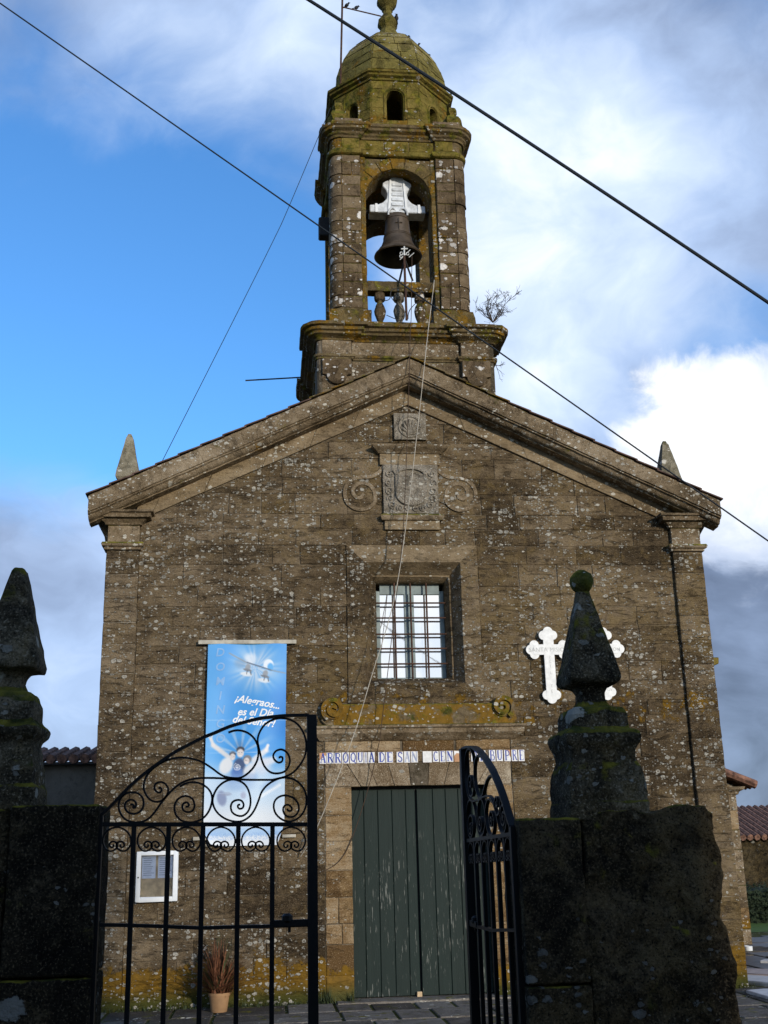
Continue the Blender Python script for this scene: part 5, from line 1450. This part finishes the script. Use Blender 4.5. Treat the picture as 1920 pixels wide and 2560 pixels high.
def tile_sign():
    zt = ZP(780, 1860, 0.3315)
    sg = thing('tile_sign', 'row of white tiles with blue serif letters above the church door', 'sign')
    seq = [('A', 55, 108, 1), ('R', 108, 165, 0), ('R', 165, 222, 0), ('O', 224, 281, 0), ('Q', 283, 335, 0), ('U', 336, 390, 0), ('I', 391, 419, 0), ('A', 420, 475, 0), ('D', 497, 554, 0), ('E', 555, 612, 0),
           ('S', 635, 690, 0), ('A', 691, 742, 2), ('N', 743, 800, 2), ('', 832, 905, 0), ('C', 907, 958, 0), ('E', 959, 1008, 0), ('N', 1009, 1067, 0), ('', 1069, 1124, 3), ('E', 1126, 1180, 0), ('D', 1196, 1250, 0), ('E', 1256, 1311, 0),
           ('B', 1331, 1385, 0), ('U', 1386, 1441, 0), ('P', 1444, 1499, 1), ('R', 1500, 1550, 0), ('E', 1551, 1604, 0)]
    for ch, xa, xb, st in seq:
        a = zt(xa, 68 - 26 * (xa - 55) / 1550); b = zt(xb, 150 - 22 * (xb - 55) / 1550)
        x0, x1, z1, z0 = a.x + 0.0015, b.x - 0.0015, a.z + random.uniform(-0.003, 0.003), b.z + random.uniform(-0.003, 0.003)
        if ch == 'E' and xa == 1126: pass
        body = MB().box(x0, x1, -0.012, 0.01, z0, z1).build('tile', 'tile_body', sg, smooth=False)
        m = MB()
        if st == 0 or st == 2: gl = [(x0 + 0.001, z0 + 0.002), (x1 - 0.001, z0 + 0.001), (x1 - 0.001, z1 - 0.001), (x0 + 0.001, z1 - 0.001)]
        elif st == 1: gl = [(x0 + 0.001, z0 + 0.002), (x1, z0 + 0.001), (x1, z1 - 0.05 if ch == 'A' else z0 + 0.05), (x0 + 0.07, z1 - 0.03 if ch == 'A' else z0 + 0.09), (x0 + 0.05, z1 - 0.06 if ch == 'A' else z1 - 0.005), (x0 + 0.001, z1 - 0.10 if ch == 'A' else z1 - 0.001)]
        else: gl = [(x0 + 0.03, z1 - 0.03), (x0 + 0.08, z1 - 0.035), (x1, z0 + 0.09), (x1, z1 - 0.001), (x0 + 0.001, z1 - 0.001), (x0 + 0.001, z0 + 0.08)]
        m.prism(gl, -0.0145, -0.0121); m.build('glaze', 'tile_white', body, smooth=False)
        if ch:
            m = MB()
            w, h = (x1 - x0) - 0.012, (z1 - z0) - 0.016
            for si, (pl, tw) in enumerate(LET[ch]):
                pts = [(x0 + 0.008 + p[0] * w, z0 + 0.012 + p[1] * h) for p in pl]
                hw = tw * min(w, 0.10) * 0.62
                lft, rgt = [], []
                for i in range(len(pts)):
                    t = (Vector(pts[min(i + 1, len(pts) - 1)]) - Vector(pts[max(i - 1, 0)])).normalized()
                    nn = Vector((-t.y, t.x)) * hw
                    lft.append(Vector(pts[i]) + nn); rgt.append(Vector(pts[i]) - nn)
                yq = -0.0152 - 0.0002 * si
                for i in range(len(pts) - 1):
                    q = [lft[i], lft[i + 1], rgt[i + 1], rgt[i]]
                    m.poly([(p.x, yq, p.y) for p in q], [(0, 1, 2, 3)])
            m.build('letter', 'tile_blue' if st != 2 else 'tile_blue_faded', body, smooth=False)
tile_sign()

# ------------------------------------------------------------------ potted plant and weeds
def blades(m, c, n, hmin, hmax, spread, w, mi, rnd, up=0.55):
    for _ in range(n):
        a = rnd.uniform(0, 2 * math.pi); L = rnd.uniform(hmin, hmax); s = abs(rnd.gauss(0, spread)) if rnd.random() < 0.6 else rnd.uniform(0.2, 1.1)
        s = min(s, 1.2)
        d = Vector((math.cos(a), math.sin(a) * 0.6, 0)); side = Vector((-d.y, d.x, 0))
        if side.length < 0.01: side = Vector((1, 0, 0))
        side.normalize()
        b = Vector(c) + Vector((rnd.gauss(0, 0.04), rnd.gauss(0, 0.03), 0)); pts = []
        for k in range(5):
            t = k / 4
            pts.append(b + d * L * math.sin(s) * t ** 1.4 + Vector((0, 0, L * math.cos(s) * (t - 0.22 * s * t * t))))
        ws = [w, w, w * 0.8, w * 0.5, w * 0.08]
        v = []
        for p, ww in zip(pts, ws): v += [p - side * ww, p + side * ww]
        m.poly(v, [(2 * i, 2 * i + 1, 2 * i + 3, 2 * i + 2) for i in range(4)], mi)
pc = P(200 + 900 * 0.3858, 2080 + 1190 * 0.3858, -0.42)
PZ = 0.0
pp = thing('potted_plant', 'reddish spiky plant in a tan plastic pot against the church wall', 'potted plant', loc=(0, 0, 0))
pxc = pc.x
m = MB().lathe([(0.095, 0.0), (0.10, 0.01), (0.125, 0.19), (0.135, 0.19), (0.14, 0.225), (0.13, 0.225), (0.12, 0.19), (0.02, 0.185)], (pxc, -0.42, PZ), 24)
m.build('pot', 'pot_clay', pp)
rnd = random.Random(11)
m = MB()
blades(m, (pxc, -0.42, PZ + 0.17), 700, 0.25, 0.72, 0.72, 0.011, 0, rnd)
blades(m, (pxc, -0.42, PZ + 0.17), 150, 0.40, 0.88, 0.90, 0.009, 1, rnd)
m.build('foliage', ['leaf_red', 'leaf_green'], pp, smooth=False)
for lbl, x, n in (('tuft of weeds at the foot of the wall left of the door', -1.28, 90), ('tiny weed tuft at the left foot of the door jamb', -0.98, 40)):
    m = MB(); blades(m, (x, -0.06, 0.0), n, 0.06, 0.22, 0.6, 0.006, 0, rnd)
    tag(m.build('weed_tuft', 'leaf_green', smooth=False), lbl, 'weed')

m = MB()
for _ in range(420):
    x_ = rnd.choice([rnd.uniform(-4.3, -1.2), rnd.uniform(-4.3, -1.2), rnd.uniform(1.1, 4.4)])
    blades(m, (x_, rnd.uniform(-0.10, -0.02), 0.0), 3, 0.02, 0.09, 0.7, 0.004, 0, rnd)
gf = m.build('grass_fringe', 'leaf_green', smooth=False); gf['kind'] = 'stuff'; gf['label'] = 'thin fringe of grass along the foot of the church wall'
# ------------------------------------------------------------------ mast, birds, shrub
Ym = 1.15
ms = thing('iron_mast', 'rusty iron mast with a crossbar beside the tower dome', 'mast')
mz = ZP(700, 0, 0.3858)
a = mz(390, 575, Ym); b = mz(404, 0, Ym); top = b + (b - a) * 0.35
MB().tube([Vector((a.x, a.y, 14.62)), b, top], 0.018, 8).build('mast_pole', 'iron_rust', ms)
c0 = mz(402, 45, Ym); c1 = mz(655, 105, 1.55)
MB().tube([c0, c1], 0.012, 8).build('crossbar', 'iron_rust', ms)
def bird(label, p, face, s=1.0, tilt=0.0):
    m = MB()
    body = [(0.004, -0.075), (0.018, -0.06), (0.036, -0.03), (0.043, 0.0), (0.036, 0.032), (0.020, 0.052), (0.004, 0.058)]
    mm = MB().lathe(body, (0, 0, 0), 10); mm.xf(Matrix.Rotation(R(55), 4, 'Y')); 
    me = bpy.data.meshes.new('t'); mm.bm.to_mesh(me); m.bm.from_mesh(me); mm.bm.free()
    hd = MB().lathe([(0.003, -0.024), (0.018, -0.016), (0.024, 0.0), (0.018, 0.016), (0.003, 0.024)], (0.052, 0, 0.052), 8)
    me2 = bpy.data.meshes.new('t'); hd.bm.to_mesh(me2); m.bm.from_mesh(me2); hd.bm.free()
    m.tube([(0.07, 0, 0.052), (0.103, 0, 0.046)], [0.008, 0.001], 5)
    m.poly([(-0.04, -0.012, -0.03), (-0.04, 0.012, -0.03), (-0.125, 0.018, -0.075), (-0.125, -0.018, -0.075), (-0.04, -0.012, -0.02), (-0.04, 0.012, -0.02), (-0.125, 0.018, -0.069), (-0.125, -0.018, -0.069)], [(0, 1, 2, 3), (7, 6, 5, 4), (0, 4, 5, 1), (2, 6, 7, 3), (1, 5, 6, 2), (0, 3, 7, 4)])
    for s_ in (-1, 1): m.tube([(0.0, 0.014 * s_, -0.03), (0.006, 0.014 * s_, -0.075)], 0.004, 4)
    m.xf(Matrix.Translation(p) @ Matrix.Rotation(R(face), 4, 'Z') @ Matrix.Rotation(R(tilt), 4, 'Y') @ Matrix.Scale(1.35 * s, 4) @ Matrix.Translation((0, 0, 0.07)))
    o = tag(m.build('bird', 'bird_black'), label, 'bird', 'starlings perched on the tower')
def on_bar(x, y):
    t = (x - 402) / 253; return c0 + (c1 - c0) * t + Vector((0, 0, 0.01))
bird('small black bird on the crossbar right beside the mast', on_bar(432, 0), -20, 0.55)
bird('small black bird on the crossbar, second from the mast', on_bar(494, 0), 15, 0.55)
bird('small black bird clinging to the neck of the finial', mz(737, 128, TCY - 0.1), 180, 0.7, -50)
for lbl, rr_, zz_, fc, sc_ in (('topmost black bird on the right slope of the dome', 0.33, 16.12, 20, 0.72), ('second black bird down the right slope of the dome', 0.525, 15.95, -40, 0.6), ('third black bird down the right slope of the dome', 0.655, 15.81, 160, 0.66)):
    bird(lbl, Vector((TX + 0.02 + rr_ + 0.015, TCY - 0.12, zz_)), fc, sc_, 0)
bird('black bird on the right end of the drum cornice, higher one', Vector((TX + 1.04, TCY - 0.02, 14.73)), 30, 0.66, 0)
bird('black bird on the right end of the drum cornice, lower one', Vector((TX + 1.07, TCY - 0.36, 14.725)), -30, 0.66, 0)
def shrub():
    sb = thing('bare_shrub', 'leafless shrub growing from the right corner of the tower cornice', 'shrub')
    rnd = random.Random(21)
    base = P(1070 * 1.1573, 699 * 1.1573, 1.5)
    base = P(1232, 806, 1.1)
    segs = []
    def grow(p, d, L, r, depth):
        q = p; pts = [p]
        for _ in range(3):
            d = (d + Vector((rnd.gauss(0, .16), rnd.gauss(0, .16), rnd.gauss(0.02, .12)))).normalized()
            q = q + d * L / 3; pts.append(q)
        segs.append((pts, r))
        if depth > 0:
            for _ in range(rnd.choice([2, 3, 3])):
                i = rnd.choice([1, 2, 3])
                nd = (d + Vector((rnd.gauss(0.1, .55), rnd.gauss(0, .5), rnd.gauss(0.05, .45)))).normalized()
                grow(pts[i], nd, L * rnd.uniform(.5, .8), r * .6, depth - 1)
    for k in range(8):
        grow(base, Vector((rnd.uniform(-0.8, 0.8), rnd.uniform(-.3, .3), rnd.uniform(0.35, 1.0))).normalized(), rnd.uniform(0.24, 0.36), 0.009, 4)
    m = MB()
    for pts, r in segs[:1] + segs[1:]: m.tube(pts, [max(0.0022, r * (1 - 0.15 * i)) for i in range(4)], 5)
    m.build('branches', 'twig_brown', sb)
    # a second tuft hangs below the cornice
    segs.clear()
    base2 = Vector((1.66, 1.2, 9.5))
    grow(base2, Vector((0.5, 0, -0.2)).normalized(), 0.16, 0.006, 2)
    grow(base2, Vector((0.3, 0, -0.9)).normalized(), 0.16, 0.006, 2)
    m = MB()
    for pts, r in segs: m.tube(pts, [max(0.0022, r * (1 - 0.15 * i)) for i in range(4)], 5)
    m.build('branches', 'twig_brown', sb)
shrub()

# ------------------------------------------------------------------ ropes and cables
K = 1.1573
def quad_path(p0, p1, p2, t0, t1, n=60):
    res = []
    for i in range(n + 1):
        t = t0 + (t1 - t0) * i / n
        res.append(p0 * (2 * (t - .5) * (t - 1)) + p1 * (-4 * t * (t - 1)) + p2 * (2 * t * (t - .5)))
    return res
Y1 = -8.2
m = MB().tube(quad_path(P(772, 0, Y1), P(1297, 340, Y1), P(1920, 756, Y1), -0.9, 1.25), 0.0135, 8)
tag(m.build('overhead_cable', 'cable_black'), 'thick black overhead cable crossing before the dome to the right edge', 'cable')
Y2 = -8.6
m = MB().tube(quad_path(P(0, 8, Y2), P(905, 640, Y2), P(1920, 1352, Y2), -0.6, 1.25), 0.0058, 8)
tag(m.build('overhead_cable', 'cable_black'), 'black cable slanting from top left across the belfry', 'cable')
pts = [P(826, 270, 0.35), P(723, 515, 0.45), P(683, 602, 0.5), P(579, 810, 0.6), P(404, 1156, 0.75)]
tag(MB().tube(catmull(pts, 8), 0.006, 6).build('stay_wire', 'cable_black'), 'thin stay wire from the belfry down to the left roof slope', 'wire')
# white bell rope, over the edge of the gable cornice
rp = [(1085.6, 700, 0.58), (1083, 725, 0.40), (1070, 830, -0.03), (1062, 905, -0.44), (1043, 1080, -0.46), (1018, 1290, -0.46), (985, 1500, -0.44), (926, 1700, -0.42), (880, 1850, -0.38), (795, 2063, -0.30), (752, 2141, -0.08)]
tag(MB().tube(catmull([P(*q) for q in rp], 6), 0.0058, 7).build('bell_rope', 'rope_white'), 'long white bell rope hanging from the belfry across the facade', 'rope')
rp = [(1030, 640, 0.40), (1028, 790, 0.38), (1026, 815, -0.03), (1024, 900, -0.42), (1021, 1000, -0.43), (1014, 1200, -0.42), (1006, 1350, -0.40), (990, 1500, -0.36), (973, 1650, -0.30), (955, 1800, -0.22), (947, 1860, -0.18), (918, 1980, -0.05), (878, 2100, -0.02), (846, 2155, -0.02), (800, 2182, -0.03)]
tag(MB().tube(catmull([P(*q) for q in rp], 6), 0.0055, 6).build('bell_chain', 'cord_brown'), 'thin dark bell chain hanging before the window to the door', 'chain')

# ------------------------------------------------------------------ background houses, hedge, graves
def tiled_roof(parent, x0, x1, ye, yr, ze, zr, step=0.24, name='tile_row', mat='roof_clay'):
    n = int((x1 - x0) / step)
    for i in range(n):
        x = x0 + (i + 0.5) * step
        a, b = Vector((x, ye, ze)), Vector((x, yr, zr))
        MB().tube([a, a.lerp(b, .33), a.lerp(b, .67), b], step * 0.44, 7).build(name, mat, parent)
hl = thing('farm_shed', 'low rendered shed with a clay tile roof behind the left pier', 'shed')
YL = 12.0
e0, e1 = P(90, 1915, YL), P(260, 1905, YL)
zr = P(160, 1877, YL + 1.6).z
MB().box(e0.x - 6, e1.x + 3, YL, YL + 3.4, -0.1, e1.z - 0.05).build('wall', 'shed_render', hl, smooth=False)
MB().prism([(e0.x - 6.2, e1.z - 0.06), (e1.x + 3.2, e1.z - 0.06), (e1.x + 3.2, e1.z + 0.0), (e0.x - 6.2, e1.z + 0.0)], YL - 0.25, YL + 3.5).build('eaves', 'iron_dark', hl, smooth=False)
tiled_roof(hl, e0.x - 6, e1.x + 3, YL - 0.30, YL + 1.7, e1.z + 0.06, zr, 0.26, 'roof_tile')
hr_ = thing('stone_barn', 'long dark stone barn with red clay tile roof beyond the hedge', 'barn')
YR = 26.0
ez = P(1880, 2096, YR).z; rz = P(1915, 2026, YR + 3).z
xl = P(1846, 2096, YR).x - 6
MB().box(xl, xl + 30, YR, YR + 7, -0.2, ez).build('wall', 'pier_stone', hr_, smooth=False)
tiled_roof(hr_, xl - 0.3, xl + 24, YR - 0.35, YR + 3.3, ez + 0.03, rz + 0.12, 0.27, 'roof_tile')
hd = MB().box(P(1850, 2290, 11.5).x - 3, P(1920, 2290, 11.5).x + 20, 11.6, 12.6, -0.1, P(1900, 2224, 11.6).z)
hd.rough(0.16, 0.09, 5, passes=7)
m = hd
rnd = random.Random(2)
cnt = 0
hx0 = P(1850, 2290, 11.5).x - 3
for _ in range(9000):
    p = Vector((hx0 + rnd.uniform(0, 9), 11.55 + rnd.choice([0, 0, rnd.uniform(0, 1.1)]) + rnd.gauss(0, 0.05), 0))
    p.z = P(1900, 2224, 11.6).z + rnd.gauss(0.02, 0.05) if p.y > 11.75 else rnd.uniform(0.02, P(1900, 2224, 11.6).z)
    d = Vector((rnd.gauss(0, 1), rnd.gauss(0, 1), rnd.gauss(0, 1))).normalized(); s_ = d.orthogonal().normalized()
    m.poly([p, p + d * 0.05 + s_ * 0.02, p + d * 0.09, p + d * 0.05 - s_ * 0.02], [(0, 1, 2, 3)])
hedge = m.build('hedge', 'hedge_green', smooth=False)
tag(hedge, 'clipped dark green hedge in front of the barn at the right edge', 'hedge')
gz = lambda x, y: G(1780 + x * 0.1447, 2240 + y * 0.1447)
def grave(label, pts, h, mat):
    q = [gz(*p) for p in pts]
    m = MB().plan([(p.x, p.y) for p in q], -0.02, h).bevel(0.01)
    tag(m.build('grave_slab', mat), label, 'grave slab', 'grave slabs beside the church')
grave('pinkish grave slab beside the right corner of the church', [(600, 1400), (1500, 1440), (1500, 1330), (600, 1310)], 0.05, 'grave_pink')
grave('pale grey grave slab beside the right corner of the church, nearest the wall foot', [(560, 1520), (1500, 1590), (1500, 1480), (620, 1415)], 0.045, 'grave_pale')
grave('pale wedge shaped grave slab in the right foreground', [(590, 1680), (1500, 1960), (1500, 1660), (900, 1655)], 0.04, 'grave_pale')
grave('thin white grave slab farther back on the right', [(830, 1160), (1400, 1175), (1400, 1130), (900, 1135)], 0.04, 'grave_pale')
q = gz(630, 955)
m = MB().lathe([(0.07, 0.0), (0.075, 0.01), (0.075, 0.085), (0.065, 0.09), (0.06, 0.03)], (q.x, q.y, 0.0), 18)
tag(m.build('flower_vase', 'frame_white'), 'small round white flower vase on the paving by the church', 'vase')

# unseen house added behind the camera, placed and sized to shade the gateway
hs = thing('shade_house', 'plain plastered house, unseen, added behind the viewer to shade the gateway', 'house')
HXA, HXB, HY, HZ = -9.0, 5.0, -18.0, 5.4
MB().box(HXA, HXB, HY - 8, HY, -0.1, HZ).build('wall', 'house_plaster', hs, smooth=False)
MB().prism([(HXA - 0.3, HZ), (HXB + 0.3, HZ), (HXB + 0.3, HZ + 0.2), (HXA - 0.3, HZ + 0.2)], HY - 8.3, HY + 0.3).build('eaves', 'roof_clay', hs, smooth=False)
v = [(HXA - .3, HY + .3, HZ + .2), (HXB + .3, HY + .3, HZ + .2), (HXB + .3, HY - 8.3, HZ + .2), (HXA - .3, HY - 8.3, HZ + .2), (HXA - .3, HY - 4, HZ + 1.3), (HXB + .3, HY - 4, HZ + 1.3)]
MB().poly(v, [(0, 1, 5, 4), (2, 3, 4, 5), (0, 4, 3), (1, 2, 5), (3, 2, 1, 0)]).build('roof', 'roof_clay', hs, smooth=False)
for i in range(4):
    x = HXA + 1.2 + i * 3.4
    for z in (0.9, 3.2):
        w = MB().box(x, x + 1.1, HY - 0.05, HY + 0.04, z, z + 1.6).build('window', 'frame_white', hs, smooth=False)
        MB().box(x + 0.1, x + 1.0, HY + 0.045, HY + 0.05, z + 0.1, z + 1.5).build('pane', 'window_glass', w, smooth=False)
